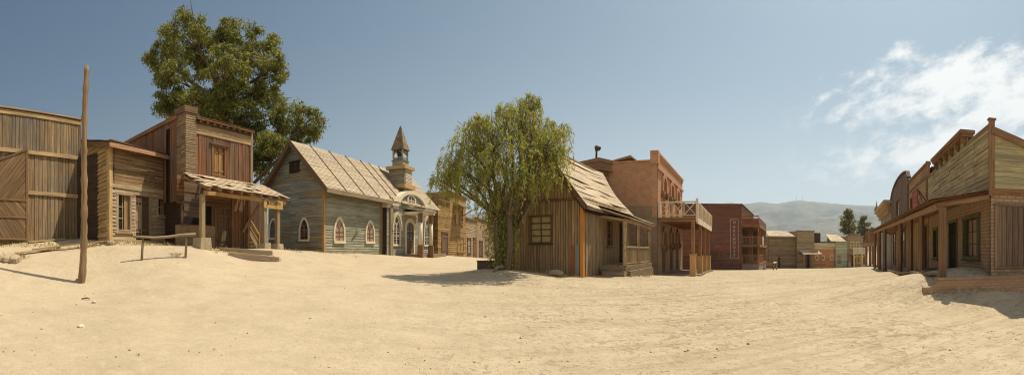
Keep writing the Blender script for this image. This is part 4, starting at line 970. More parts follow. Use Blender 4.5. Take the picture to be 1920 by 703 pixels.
    for i,(u,w) in enumerate(pl):
        m=MB(); hh=1.22 if i==1 else 1.06; m.box(fr,u-.08,u+.08,w-.08,w+.08,zd-.3 if i==1 else zd-.02,zd+hh); m.build('railing_post',M['whitewood'],fl)
    def rail(a,bb,nx):
        m=MB(); A_=fr.p(a[0],a[1],0); B_=fr.p(bb[0],bb[1],0); Z=lambda p,z:Vector((p.x,p.y,z)); nn=(B_-A_).normalized().cross(Vector((0,0,1)))
        m.beam(Z(A_,zr1),Z(B_,zr1),.07,.09); m.beam(Z(A_,zr0),Z(B_,zr0),.06,.08)
        for i in range(nx):
            p,q=A_.lerp(B_,i/nx),A_.lerp(B_,(i+1)/nx); m.beam(Z(p,zr0),Z(q,zr1),.045,.06,up=nn); m.beam(Z(p,zr1)+nn*.03,Z(q,zr0)+nn*.03,.045,.06,up=nn)
            if i: m.beam(Z(p,zr0),Z(p,zr1),.07,.07)
        m.build('railing',M['whitewood'],fl)
    rail((u0,.16),(u0,P-.08),3)
    for i in range(4): rail((u0+(u1-u0)*i/4+.08,P),(u0+(u1-u0)*(i+1)/4-.08,P),3)
    for px,yb in ((1303.,518),(1316,514),(1324.,511),(1331.,508.5)):
        u=bo.u(px); q=bo.p(u,-.12,0); g=gz(q.x,q.y); zc=g+1.35
        m=MB(); m.box(bo,u-.1,u+.1,-.22,-.02,g,zd-.3); p=m.build('porch_post',M['gallery'],r)
        m=MB(); m.box(bo,u-.19,u+.19,-.31,.07,g-.2,zc); m.box(bo,u-.23,u+.23,-.35,.11,zc,zc+.05); m.build('post_casing',M['tanpost'],p)
    m=MB(); 
    for i in range(16):
        u=u0+.4+(u1+.3-u0-.4)*i/16; q=fr.p(u,P/2,0); z=gz(q.x,q.y); m.box(fr,u,u+(u1-u0)/16-.02,.05,P+.15,z-.3,z+.06+.01*RN.random())
    m.build('boardwalk',M['grey'],r)
brickhouse()

# ------------------------------------------------------------------ warehouse
def warehouse():
    fr=fk(1390,51,.0118,1412,1400); fr=Fr(fr.A,fr.A+fr.e*15.5); L=15.5; sd=Fr(pt(1268,50.5),fr.A); z0=gz(*fr.A)-.7; zt=zz(384,51)
    r=thing('warehouse_building','dark red three storey timber warehouse with side galleries','warehouse',fr.p(L/2,-4,z0))
    m=MB(); wn=sd.rect(1308,1347,472,484)
    boards(m,sd,0,sd.L-.1,z0,zt,'h',.19,.025,lap=.014,seg=4,jz=.02); m.build('side_wall',M['ware'],r)
    m=MB(); m.box(sd,-.02,sd.L+.05,-.2,.1,zt,zt+.1); m.box(sd,sd.L-.12,sd.L+.02,-.1,.05,z0,zt); m.box(sd,sd.u(1355),sd.u(1357),.035,.06,z0,zz(432,51)); m.build('corner_board',M['ware'],r)
    m=MB(); boards(m,fr,.05,L,z0,zt,'h',.2,.025,lap=.014); m.build('front_wall',M['gallery'],r)
    m=MB(); m.box(fr,-.1,L+.1,-.2,.14,zt+.002,zt+.12); m.build('cornice',M['darkwood'],r)
    c=MB(); c.prism(sd,[(0,z0),(sd.L-.1,z0),(sd.L-.1,zt-.1),(0,zt-.1)],-L+.2,-.15); c.build('inner_wall',M['nearblack'],r)
    m=MB(); casing(m,sd,wn,.22,-.01,.09,True,.1); o=m.build('hatch',M['redwood'],r)
    m=MB(); m.box(sd,wn[0],wn[1],.0,.05,wn[2],wn[3]); m.build('pane',M['darkwood'],o)
    q=sd.rect(1369,1384.5,411,485); m=MB(); 
    for a,b,c_,d in ((q[0],q[1],q[3]-.05,q[3]),(q[0],q[1],q[2],q[2]+.05),(q[0],q[0]+.05,q[2],q[3]),(q[1]-.05,q[1],q[2],q[3])): m.box(sd,a,b,.035,.05,c_,d)
    m.build('painted_border',M['chalk'],r)
    H=(q[3]-q[2])/9.6; 
    for i,ch in enumerate('WAREHOUSE'): text_part(ch,sd,(q[0]+q[1])/2,q[3]-H*(.8+i),H*.98,.052,M['chalk'],r,sx=.85 if ch!='W' else .68,bold=.022)
    # galleries
    P=2.1; go=fr.off(P); zg=z0+.7; d3=[zz(495,51)+.05,zz(459,51),zz(422,51)]; Lg=L-1.5
    m=MB(); m.box(fr,.05,Lg,.05,P,z0,d3[0]-.12); m.build('plinth',M['plinth'],r)
    for k,z in enumerate(d3):
        m=MB(); m.box(fr,0.02,Lg,.04,P+.05,z-.1,z); 
        if k: m.box(fr,0.0,Lg+.02,P+.051,P+.1,z-.25,z+.02); m.box(fr,-.04,.019,.1,P+.1,z-.25,z+.02)
        fl=m.build('gallery_floor',M['gallery'],r)
        m=MB(); hh=1.0
        if k==2:
            m.box(fr,-.03,.01,.1,P,z+.03,z+.75)
            for i in range(14): m.box(fr,0.02,.06,.15+P*i/14.5,.19+P*i/14.5,z+.75,z+1.05)
            m.box(fr,-.02,.08,.1,P+.05,z+1.05,z+1.13)
            boards(m,go,0.,Lg,z+.05,z+.95,'h',.25,.03)
        else:
            m.box(fr,0,.06,.1,P,z+hh-.08,z+hh); n=12
            for i in range(n): v=.12+(P-.15)*i/n; m.box(fr,.01,.05,v,v+.05,z,z+hh)
            m.box(go,0,Lg if k else Lg*.55,-.06,0,z+hh-.08,z+hh); n=40
            for i in range(n):
                u=.05+(Lg if k else Lg*.55)*i/n; m.box(go,u,u+.07,-.05,-.01,z,z+hh)
        m.build('gallery_railing',M['gallery'] if k<2 else M['ware'],fl)
    for i in range(6):
        u=.12+(Lg-.2)*i/5; m=MB(); m.box(go,u-.08,u+.08,-.12,.02,d3[0],d3[2]-.1); m.build('gallery_post',M['gallery'],r)
    m=MB(); m.box(fr,Lg-.3,Lg-.2,.08,P-.13,d3[0]+.01,d3[2]-.11); m.build('end_wall',M['farwood'],r)
    for k in (0,1):
        for px in (1.0,3.2,6.):
            q=(px,px+1.,d3[k]+.05,d3[k]+1.9); window(r,fr,q,1,2,M['darkwood'],M['glass'],.1,-.03,.05,.08)
    m=MB(); q=(Lg*.36,Lg*.5); m.box(go,q[0],q[1],.06,.1,d3[1]+.05,d3[1]+1.2); m.build('notice_board',M['white'],r)
    m=MB(); n=8
    for i in range(n): u=Lg*.6+.33*i; z=d3[0]-.17*(i+1)*(d3[0]-gz(*go.p(Lg*.7,.8,0).xy))/1.3; m.box(go,u,u+.36,.02,1.3,z-.05,z)
    e0,e1=go.p(Lg*.6,1.3,d3[0]),go.p(Lg*.6+.33*n,1.3,d3[0]-1.3); m.beam(e0,e1-Vector((0,0,.1)),.06,.25); st=m.build('stair',M['gallery'],r)
    m=MB(); m.beam(e0+Vector((0,0,.95)),e1+Vector((0,0,.9)),.08,.09)
    for i in range(8): p=e0.lerp(e1,i/7); m.beam(p,p+Vector((0,0,.93)),.06,.06)
    m.build('handrail',M['gallery'],st)
warehouse()

# ------------------------------------------------------------------ far end of the street
def farrow():
    fr=Fr(pt(1436,78),pt(1640,88)); U=fr.u
    def bld(name,label,x0,x1,yt,mat,D=8,dirn='h',cat='building',w=0.,grp=None,wd=.22):
        a,b=U(x0),U(x1); f=Fr(fr.p(a,w,0).xy,fr.p(b,w,0).xy); z0=min(gz(*f.A),gz(*f.p(f.L,0,0).xy))-.6; zt=f.z((x0+x1)/2,yt)
        r=thing(name,label,cat,f.p(f.L/2,-D/2,z0),grp); m=MB(); boards(m,f,0,f.L-.02,z0,zt,dirn,wd,.03,lap=.02 if dirn=='h' else 0,seg=4,jz=.03); m.build('wall',mat,r)
        for s in (f.left(D),f.right(D)):
            m=MB(); boards(m,s,0,D,z0,zt,'h',.25,.03,lap=.02,seg=4); m.build('side_wall',mat,r)
        core(r,f,D,z0,zt-.05,.05,.05,.05); return f,r,z0,zt
    f,r,z0,zt=bld('plank_shed','long low dark plank shed with patched pale roof at the street end',1441,1492.5,443,M['farwood'],9,cat='shed')
    m=MB(); q=[f.p(-.1,.3,zt-.05),f.p(f.L,.3,zt-.05),f.p(f.L,-5,zt+1.15),f.p(.9,-5,zt+1.15)]; shingles(m,q,7,1.4,.03,.03,.03,None,.1,[(.3,.5,.3,.5),(.62,.8,.25,.6),(.2,.4,.75,.9)]); m.build('roof',M['roofwood'],r)
    m=MB(); dd=(f.u(1459),f.u(1462.5),z0,f.z(1460,482)); m.box(f,dd[0],dd[1],.04,.09,dd[2],dd[3]); m.build('door',M['nearblack'],r)
    f,r,z0,zt=bld('false_front_shop','tall brown false front shop with small porch at the street end',1492.5,1524.5,433.5,M['farpale'],9,cat='shop',w=.5)
    m=MB(); m.box(f,-.1,f.L+.1,-.2,.15,zt,zt+.14); m.build('cornice',M['farwood'],r)
    window(r,f,f.rect(1496,1504,475,491),1,1,M['paneldoor'],M['glass'],.16,-.03,.1); door(r,f,(f.u(1512),f.u(1517.5),z0,f.z(1514,477)),M['nearblack'],M['paneldoor'],.2,-.03,.1,.3,1,False)
    P=2.2; po=f.off(P); ua,ub=f.u(1497.5),f.u(1532); zp=f.z(1515,474)
    m=MB(); shingles(m,[po.p(ua,.1,zp-.25),po.p(ub,.1,zp-.25),f.p(ub,.05,zp+.5),f.p(ua,.05,zp+.5)],4,1.5); m.build('porch_roof',M['roofwood'],r)
    for u in (ua+.1,(ua+ub)/2,ub-.1): q=po.p(u,-.05,0); q.z=gz(q.x,q.y); m=MB(); m.beam(q-Vector((0,0,.2)),Vector((q.x,q.y,zp-.25)),.16,.16); m.build('porch_post',M['gallery'],r)
    m=MB(); q=f.p((ua+ub)/2,P/2,0); z=gz(q.x,q.y); m.box(f,ua+1.5,ub,.05,P,z-.3,z+.15); m.build('porch_floor',M['grey'],r)
    s=thing('roof_sign','small weathered board sign on the porch roof at the street end','sign',po.p(f.u(1521),-.6,zp)); m=MB(); m.box(po,f.u(1515),f.u(1527),-.65,-.58,zp-.1,f.z(1521,468.5)); m.build('board',M['farwood'],s)
    f2,r2,z2,zt2=bld('timber_building','dark board false front rising behind the orange shop',1525,1554.5,437,M['darkwood'],6,w=-4.)
    f,r,z0,zt=bld('orange_shop','small orange walled shop with three white framed windows',1525,1566.5,467,M['orangewall'],6,cat='shop',w=-.3)
    m=MB(); zq=f.z(1545,455.5); boards(m,f,-.2,f.L+.25,zt,zq-.75,'h',.7,.05,w=.1); boards(m,f,-.2,f.L+.25,zq-.72,zq,'h',.7,.05,w=.2); m.build('parapet',M['cream_trim'],r)
    for x in (1531.5,1543,1559.5): window(r,f,f.rect(x-1.6,x+1.6,480,486),1,1,M['white'],M['glass'],.16,-.04,.08)
    f,r,z0,zt=bld('green_house','pale green plank house with a sunlit boarded roof',1566.5,1588.5,452,M['greenwall'],9,cat='house')
    m=MB(); q=[f.p(-1.2,.3,zt-.1),f.p(f.L,.3,zt-.1),f.p(f.L,-4.5,zt+1.4),f.p(-.4,-4.5,zt+1.4)]; q[3]=f.p(0,-4.5,zt+1.4); shingles(m,q,5,1.,.03,.03,.03); m.build('roof',M['roofwood'],r)
    window(r,f,f.rect(1570.5,1576,481,492),2,3,M['farwood'],M['glass'],.16,-.03,.08)
    f,r,z0,zt=bld('balcony_house','two storey grey brown house with white balcony and yellow window frames',1588.5,1618.5,443.5,M['farpale'],9,cat='house',dirn='h')
    m=MB(); m.box(f,-.1,f.L+.1,-.3,.2,zt,zt+.18); m.box(f,f.u(1594),f.u(1612),-1,-.2,zt+.18,zt+.6); m.build('cornice',M['farwood'],r)
    for x in (1598,1608): window(r,f,f.rect(x-2,x+2,455,464),1,2,M['yellow'],M['glass'],.2,-.03,.1)
    window(r,f,f.rect(1607.5,1611.5,482,492),1,1,M['yellow'],M['glass'],.25,-.03,.1); door(r,f,(f.u(1596.5),f.u(1600.5),z0,f.z(1598,480)),M['nearblack'],M['farwood'],.15,-.03,.08,.3,1,False)
    P=1.8; po=f.off(P); ua,ub=f.u(1591),f.u(1619); zd=f.z(1605,474.5)
    m=MB(); m.box(f,ua,ub,.05,P,zd-.2,zd); fl=m.build('balcony_floor',M['cream_trim'],r)
    m=MB(); m.box(po,ua,ub,-.06,.0,zd+.95,zd+1.05)
    for i in range(26): u=ua+.05+(ub-ua-.15)*i/25; m.box(po,u,u+.09,-.05,-.02,zd,zd+.95)
    m.box(po,ua+1.4,ua+1.9,-.02,.03,zd,zd+1.1); m.build('railing',M['white'],fl)
    for x in (1601.5,1616.5): u=po.u(x); q=po.p(u,-.1,0); z=gz(q.x,q.y); m=MB(); m.box(po,u-.12,u+.12,-.2,0,z-.2,zd-.2); m.beam(po.p(u+.1,-.1,zd-.9),po.p(u+.9,-.1,zd-.25),.1,.12); m.build('porch_post',M['yellow'],r)
    # distant post frame
    a,b=gp(1450.5,60),gp(1456.,63); t=thing('hitching_rail','lone short hitching rail in the sand before the warehouse','hitching rail',a)
    for p in (a,b): m=MB(); m.beam(p-Vector((0,0,.2)),p+Vector((0,0,1.05)),.16,.16); m.build('post',M['grey'],t)
    m=MB(); m.beam(a+Vector((-.1,0,1.1)),b+Vector((.1,.2,1.2)),.2,.14); m.build('rail',M['whitewood'],t)
farrow()

# ------------------------------------------------------------------ row of stores on the right
def rightrow():
    k=-.0043; fr0=fk(1858,14.4,k,1640,1807); fr=Fr(fr0.p(fr0.L,0,0).xy,fr0.A); L=fr.L; U=fr.u
    if fr.n.dot(-fr.p(L,0,0).xy)<0: print('facing wrong')
    def seg(x0,x1): return Fr(fr.p(U(x0),0,0).xy,fr.p(U(x1),0,0).xy)
    # --- near store
    f=seg(1741,1858); l=f.L; sd=f.right(7.); z0=gz(*f.p(l,0,0).xy)-.5; zf=zz(362,14.4); ca,cb=f.u(1757),f.u(1817); zt=zz(231,14.4); zd=zz(509,18.)
    r=thing('corner_store','large store with yellow green boarded upper front and brick ground floor','store',f.p(l/2,-3,z0))
    w=f.rect(1810,1836,411,481); dr=(f.u(1780),f.u(1794),zd,f.z(1787,418)); w2=f.rect(1751,1757.5,432,482)
    m=MB(); wall_open(m,f,0,l,z0,zf,-.25,0,[(w[0],w[1],w[2],w[3],w[3]),(dr[0],dr[1],dr[2],dr[3],dr[3]),(w2[0],w2[1],w2[2],w2[3],w2[3])]); m.build('brick_wall',M['bricktan'],r)
    m=MB(); wall_open(m,sd,.0,sd.L,z0,zf,-.25,-.003); m.build('brick_wall',M['bricktan'],r)
    window(r,f,w,3,3,M['green'],M['curtain2'],.13,.14,.03,.1); window(r,f,w2,1,3,M['green'],M['glass'],.13,.14,.03); door(r,f,dr,M['nearblack'],M['green'],.12,.16,.03)
    m=MB(); boards(m,f,.0,l-.06,zf+.05,zt-.05,'h',.17,.022,lap=.014,seg=1.6,jz=.02,jw=.03); m.build('upper_wall',M['lime'],r)
    rake=lambda u: zz(244,14.4)-u*.30
    m=MB(); boards(m,sd,.06,sd.L,zf+.15,zz(240,14.4),'h',.19,.022,lap=.014,seg=2.,jz=.02,rng=lambda z:(.06,min(sd.L,(zz(244,14.4)-z)/.30))); m.build('side_upper_wall',M['lime'],r)
    m=MB(); m.beam(sd.p(0,.06,rake(0)),sd.p(sd.L,.06,rake(sd.L)),.1,.24); m.build('rake_board',M['redbrown'],r)
    m=MB(); m.box(sd,.02,sd.L,.002,.09,zf-.0,zf+.16); m.build('string_board',M['gallery'],r)
    m=MB(); m.box(f,l-.06,l+.06,-.12,.07,zf-.1,zt+.1); m.box(f,l-.1,l+.1,-.16,.1,zt+.101,zt+.16); m.build('corner_post',M['redbrown'],r)
    m=MB(); m.box(f,0,ca-.01,-.1,.06,zt-.16,zt); m.build('top_board',M['redbrown'],r); m=MB(); m.box(f,cb+.01,l-.07,-.1,.06,zt-.16,zt); m.build('top_board',M['redbrown'],r)
    zc=zz(236,16.3)
    m=MB(); m.box(f,ca,cb,-.25,.36,zc-.14,zc+.0); m.box(f,ca+.05,cb-.05,-.2,.28,zc-.26,zc-.141); co=m.build('cornice',M['redbrown'],r); m=MB(); boards(m,f,ca+.1,cb-.1,zt-.04,zc-.255,'h',.17,.022,seg=1.6); m.build('upper_wall',M['lime'],r); m=MB(); m.box(f,ca+.12,cb-.12,-.12,-.02,zt-.22,zc-.262); m.build('backing_board',M['nearblack'],r); m=MB(); m.box(f,-.06,.04,-.9,.035,zf,zt-.02); m.build('corner_post',M['redbrown'],r)
    for i in range(6): u=ca+.3+(cb-ca-.6)*i/5; m=MB(); m.box(f,u-.08,u+.08,.035,.24,zc-.45,zc-.262); m.box(f,u-.06,u+.06,.035,.14,zc-.58,zc-.451); m.build('cornice_bracket',M['redbrown'],co)
    core(r,f,7.,z0,zf+.6,.4,.0,.3); c=MB(); c.prism(sd,[(.1,zf+.5),(sd.L-.1,zf+.5),(sd.L-.1,rake(sd.L)-.2),(.1,rake(.1)-.2)],-l+.06,-.05); c.build('inner_wall',M['farwood'],r); c=MB(); c.box(f,.05,l-.05,-.1,-.02,zf,zt-.23); c.build('backing_board',M['nearblack'],r)
    # plank panel on the side wall
    m=MB(); a,b=sd.u(1868),sd.u(1868)+4.; zq0,zq1=zz(499,14.5),zz(386,14.5); boards(m,sd,a,b,zq0,zq1,'v',.2,.025,w=.03,jw=.006); p=m.build('shutter',M['paneldoor'],r)
    m=MB(); casing(m,sd,(a,b,zq0,zq1),.07,.0,.075,True); m.build('frame',M['grey'],p)
    # porch of near store
    P=1.72; po=fr.off(P); ue=po.u(1757)+.12; u0=po.u(1676); zw=zz(357,14.4); zeN=zz(373,14.2); zeF=po.z(1677,413); uw=U(1858)-.02
    def ze(u): return zeN+(zeF-zeN)*(ue-u)/(ue-u0)
    m=MB(); sp=U(1741)
    q=[po.p(sp,.2,ze(sp)),po.p(ue,.2,zeN),fr.p(uw,.04,zw),fr.p(sp,.04,zw-.1)]
    shingles(m,q,10,.7,.018,.02,.02,lambda u,v:.025*math.sin(u*37)*(1-v),.015); m.build('porch_roof',M['gallery'],r)
    m=MB(); m.beam(po.p(sp,0,ze(sp)-.24),po.p(ue-.1,0,zeN-.24),.12,.2); m.beam(po.p(ue-.1,.0,zeN-.2),fr.p(uw,.05,zw-.22),.08,.16); m.build('porch_beam',M['beam'],r)
    def post(px,root,s=.2):
        u=po.u(px); q=po.p(u,-.06,0); q.z=gz(q.x,q.y); m=MB(); m.beam(q-Vector((0,0,.25)),Vector((q.x,q.y,ze(u)-.3)),s,s); m.build('porch_post',M['brownpost'],root); return u
    post(1764,r,.19); post(1725,r,.18)
    m=MB(); fz=zd-.03; 
    for i in range(10):
        u=f.u(1757)+(l-f.u(1757)-1.4)*i/10; m.box(f,u,u+.3,.05,1.15,fz-.06,fz)
    m.build('porch_floor',M['grey'],r)
    # --- second store
    f=seg(1704.5,1740.5); l=f.L; z0=gz(*f.p(l/2,0,0).xy)-.5; zt=zz(311,f.d(1738)); zf=zw-.1
    r2=thing('tan_store','tan boarded store with small upper window between two larger stores','store',f.p(l/2,-3,z0)); w=f.rect(1708,1713.5,372,404)
    w=(w[0],w[1],zf+.3,min(w[3],zt-.9)); wl=f.rect(1724,1730,440,490); dd=(f.u(1733.5),f.u(1739),z0,f.z(1736,424))
    m=MB(); boards(m,f,0,l,zf+.2,zt,'h',.19,.025,lap=.015,holes=[w],seg=2.5); boards(m,f,0,l,z0,zf+.2,'v',.2,.025,holes=[wl,dd]); m.build('wall',M['tan'],r2)
    window(r2,f,w,1,2,M['redbrown'],M['glass'],.12,.1,.05); window(r2,f,wl,1,2,M['redbrown'],M['glass'],.12,.1,.05); door(r2,f,dd,M['nearblack'],M['redbrown'],.1,.1,.05)
    m=MB(); m.box(f,-.05,l+.05,-.15,.16,zt,zt+.12); m.box(f,0,l,.03,.1,zt-.75,zt-.6); m.box(f,l-.18,l+.02,-.1,.12,zf,zt+.2); m.build('cornice',M['redbrown'],r2); core(r2,f,7,z0,zt-.1,.2,.01,.01)
    sp2=U(1704.5); q=[po.p(sp2,.2,ze(sp2)),po.p(sp,.2,ze(sp)),fr.p(sp,.04,zw-.1),fr.p(sp2,.04,zw-.2)]
    m=MB(); shingles(m,q,9,.7,.018,.02,.02,lambda u,v:.02*math.sin(u*31)*(1-v),.015); m.build('porch_roof',M['gallery'],r2); m=MB(); m.beam(po.p(sp2,0,ze(sp2)-.24),po.p(sp,0,ze(sp)-.24),.12,.2); m.build('porch_beam',M['beam'],r2)
    post(1705,r2,.18); post(1686,r2,.18)
    # --- arched store
    f=seg(1671.5,1704.3); l=f.L; z0=gz(*f.p(l/2,0,0).xy)-.5; zs=zz(382,f.d(1673)); zt=zz(338,f.d(1690))+.3
    r3=thing('round_top_store','dark grey boarded store front with rounded top','store',f.p(l/2,-3,z0)); w=f.rect(1681,1686.5,376,405)
    tp=lambda u: zs+(zt-zs)*math.sqrt(max(0.,1-((u/l*1.25-.72)/.74)**2)) if u/l<.985 else zt-.9
    lp=lambda u: max(zs,tp(u))
    m=MB(); boards(m,f,0,l,zf,zt,'v',.24,.03,top=lp,holes=[w]); m.build('upper_wall',M['paneldoor'],r3)
    m=MB(); wall_open(m,f,0,l,z0,zf-.01,-.2,0); m.build('brick_wall',M['bricktan'],r3)
    pts=[(l*i/16,lp(l*i/16)+.05) for i in range(17)]; m=MB(); m.ring(f,[(a,b+.14) for a,b in pts],pts,-.15,.14); m.box(f,l-.25,l+.05,-.2,.1,zf,zz(337,f.d(1703))); m.box(f,-.2,.05,-.1,.15,zs-.1,zs+.15); m.build('arched_moulding',M['darkwood'],r3)
    window(r3,f,w,1,2,M['redbrown'],M['glass'],.15,.05,.06)
    for a,b,y0,y1 in ((1676,1679,425,492),(1693,1697.5,430,495)): window(r3,f,f.rect(a,b,y0,y1) ,1,3,M['redbrown'],M['glass'],.14,-.03,.07,.08)
    core(r3,f,7,z0,zs,.25,.01,.01)
    sp3=U(1671.5); q=[po.p(sp3,.2,ze(sp3)),po.p(sp2,.2,ze(sp2)),fr.p(sp2,.04,zw-.2),fr.p(sp3,.04,zw-.3)]
    m=MB(); shingles(m,q,9,.8,.018,.02,.02,None,.015); m.build('porch_roof',M['gallery'],r3); m=MB(); m.beam(po.p(sp3,0,ze(sp3)-.24),po.p(sp2,0,ze(sp2)-.24),.12,.2); m.build('porch_beam',M['beam'],r3)
    # --- far tall store with finial
    f=seg(1652,1671.); l=f.L; z0=gz(*f.p(l/2,0,0).xy)-.5; zt=zz(396,f.d(1662)); lf=f.left(7.)
    r4=thing('finial_store','far two storey store with deep cornice and pointed finial','store',f.p(l/2,-3,z0))
    m=MB(); boards(m,f,0,l,z0,zt,'v',.3,.03); boards(m,lf,0,7,z0,zt,'h',.3,.03,lap=.02); m.build('wall',M['churchfront'],r4); core(r4,f,7,z0,zt-.05,.1,.1,.05)
    m=MB(); m.box(f,-.6,l+.1,-.3,.8,zt+.25,zt+.7); m.box(f,-.45,l+.05,-.25,.55,zt-.1,zt+.249); m.box(f,-.25,l,-.2,.3,zt-.6,zt-.101); co=m.build('cornice',M['tan'],r4)
    m=MB(); q=f.p(-.4,.55,zt+.7); m.tube([q,q+Vector((0,0,.25)),q+Vector((0,0,.5)),q+Vector((0,0,1.3))],[.35,.32,.14,.02],6); m.build('finial',M['redbrown'],co)
    for px in (1657.5,1647.5,1639.5): post(px,r4,.2)
    sp4=po.u(1640); q=[po.p(sp4,.2,ze(sp4)),po.p(sp3,.2,ze(sp3)),fr.p(sp3,.04,zw-.3),fr.p(sp4,.04,zw-.35)]
    m=MB(); shingles(m,q,6,1.,.02,.03,.03); m.build('porch_roof',M['gallery'],r4)
    # --- red sign on a bracket over the porch
    s_=po.off(-.35); a,b=s_.u(1711),s_.u(1723.5); d=s_.d(1717); z1,z2=zz(389,d),zz(359,d); sg=thing('hanging_sign','faded red square sign on an iron bracket above the tan store porch','sign',s_.p((a+b)/2,0,z1))
    ub=(a+b)/2; hw=.75; sf=Fr(s_.p(ub-.62,-.0,0).xy,s_.p(ub+.62,.0,0).xy)
    m=MB(); boards(m,sf,0,sf.L,z1,z2,'h',.25,.04,gap=.004); bd=m.build('board',M['redsign'],sg)
    m=MB(); casing(m,sf,(0,sf.L,z1,z2),.06,-.01,.06,True); m.build('frame',M['redbrown'],bd)
    m=MB(); p0=sf.p(sf.L,0,z2); p1=fr.p(U(1741),.1,z2-.1); m.beam(p0,p1,.05,.05); m.beam(sf.p(sf.L,0,z1+.2),p1-Vector((0,0,.7)),.05,.05); m.beam(p0,p1-Vector((0,0,.7)),.04,.04); m.build('bracket',M['iron'],sg)
    # --- low brick wall
    A=pt(1731,13.2); g=sd.e; wf=Fr(A,A+g*9.); z0=gz(*wf.p(.3,0,0).xy)-.25; zt=zz(525,13.3)
    m=MB(); n=14
    m.box(wf,.5,9.,-.24,0,z0,(zt,zt+.12),cont=True)
    for i in range(10): a=.5*i/10; m.box(wf,a,a+.05,-.24,0,z0,zt-.22+.24*max(0,(i-3)/6)**2,cont=True)
    m.box(wf,.48,9.,-.27,.03,(zt+.002,zt+.122),(zt+.06,zt+.18),cont=True)
    tag(m.build('low_brick_wall',M['brickwall']),'low orange brick garden wall with curved end at right','wall')
    # loose boards beside the boardwalk
    for a,da,b,db,wd,lb in ((1688,20.5,1741,17.2,.45,'pale wide board lying along the porch edge between the second and third posts'),(1712,16.6,1750,14.3,.3,'short grey board on the sand behind the low brick wall'),(1668,26,1700,19.5,.35,'long grey board in front of the porch of the round top store')):
        m=MB(); m.beam(gp(a,da)+Vector((0,0,.1)),gp(b,db)+Vector((0,0,.12)),wd,.06); tag(m.build('loose_board',M['grey']),lb,'board','loose boards by the right hand porch')
    # --- open timber porch beyond
    a,b=pt(1620,66),pt(1654,56); pf=Fr(a,b); z0=min(gz(*a),gz(*b))-.3; zb=zz(457,64); zr=zz(438,64)
    t=thing('timber_gallery','open brown two storey timber gallery beyond the finial store','gallery',pf.p(pf.L/2,0,z0))
    for i in range(5): u=.9+(pf.L-1.1)*i/4; m=MB(); m.box(pf,u-.15,u+.15,-.3,0,z0,zr+.2); m.build('post',M['gallery'],t)
    for i in range(3): u=1.2+(pf.L-1.6)*i/2; m=MB(); m.box(pf,u-.15,u+.15,-3.3,-3,z0,zr+.2); m.build('post',M['gallery'],t)
    m=MB(); m.box(pf,.5,pf.L,-3.3,.1,zb-.2,zb); m.box(pf,.5,pf.L,.11,.16,zb-.45,zb+.15); m.build('deck',M['oldgold'],t)
    m=MB(); m.box(pf,.5,pf.L,-.2,-.1,zr,zr+.12)
    for i in range(36): u=.6+(pf.L-.7)*i/36; m.box(pf,u,u+.09,-.18,-.12,zb,zr)
    m.build('railing',M['gallery'],t)
    m=MB(); m.box(pf,.5,pf.L,-3.5,.3,z0,z0+.75); m.build('platform',M['grey'],t)
rightrow()

# ------------------------------------------------------------------ trees
def leaves(name,P,D,ln,wd,mat,root,var=.35,fold=True):
    """one rhombic leaf face per point P (n,3) with long axis D (n,3)"""
    n=len(P); D=D/np.linalg.norm(D,axis=1,keepdims=True); r=NP.normal(size=(n,3)); S=np.cross(D,r); S/=np.linalg.norm(S,axis=1,keepdims=True)
    l=(ln*(1+var*NP.normal(size=n)).clip(.4,2))[:,None]; w=(wd*(1+var*NP.normal(size=n)).clip(.4,2))[:,None]
    V=np.stack([P,P+D*l*.45+S*w,P+D*l,P+D*l*.45-S*w],1).reshape(-1,3); Fc=np.arange(4*n).reshape(n,4)
    return obj_np(name,V,Fc,mat,parent=root)
def clump_points(cs,rad,n):
    P=[]
    for c,r_ in zip(cs,rad):
        q=NP.normal(size=(n,3)); q/=np.linalg.norm(q,axis=1,keepdims=True); q*=(NP.random(n)**.45)[:,None]*r_; q[:,2]*=.72; P.append(q+np.array(c))
    return np.vstack(P)
def limb(mb,a,b,r0,r1,bend=.12,n=6):
    a,b=Vector(a),Vector(b); L=(b-a).length; off=Vector((RN.uniform(-1,1),RN.uniform(-1,1),RN.uniform(-.2,.6)))*L*bend
    mb.tube([a.lerp(b,t)+off*math.sin(math.pi*t) for t in [i/n for i in range(n+1)]],[r0+(r1-r0)*i/n for i in range(n+1)],7,wob=.12)
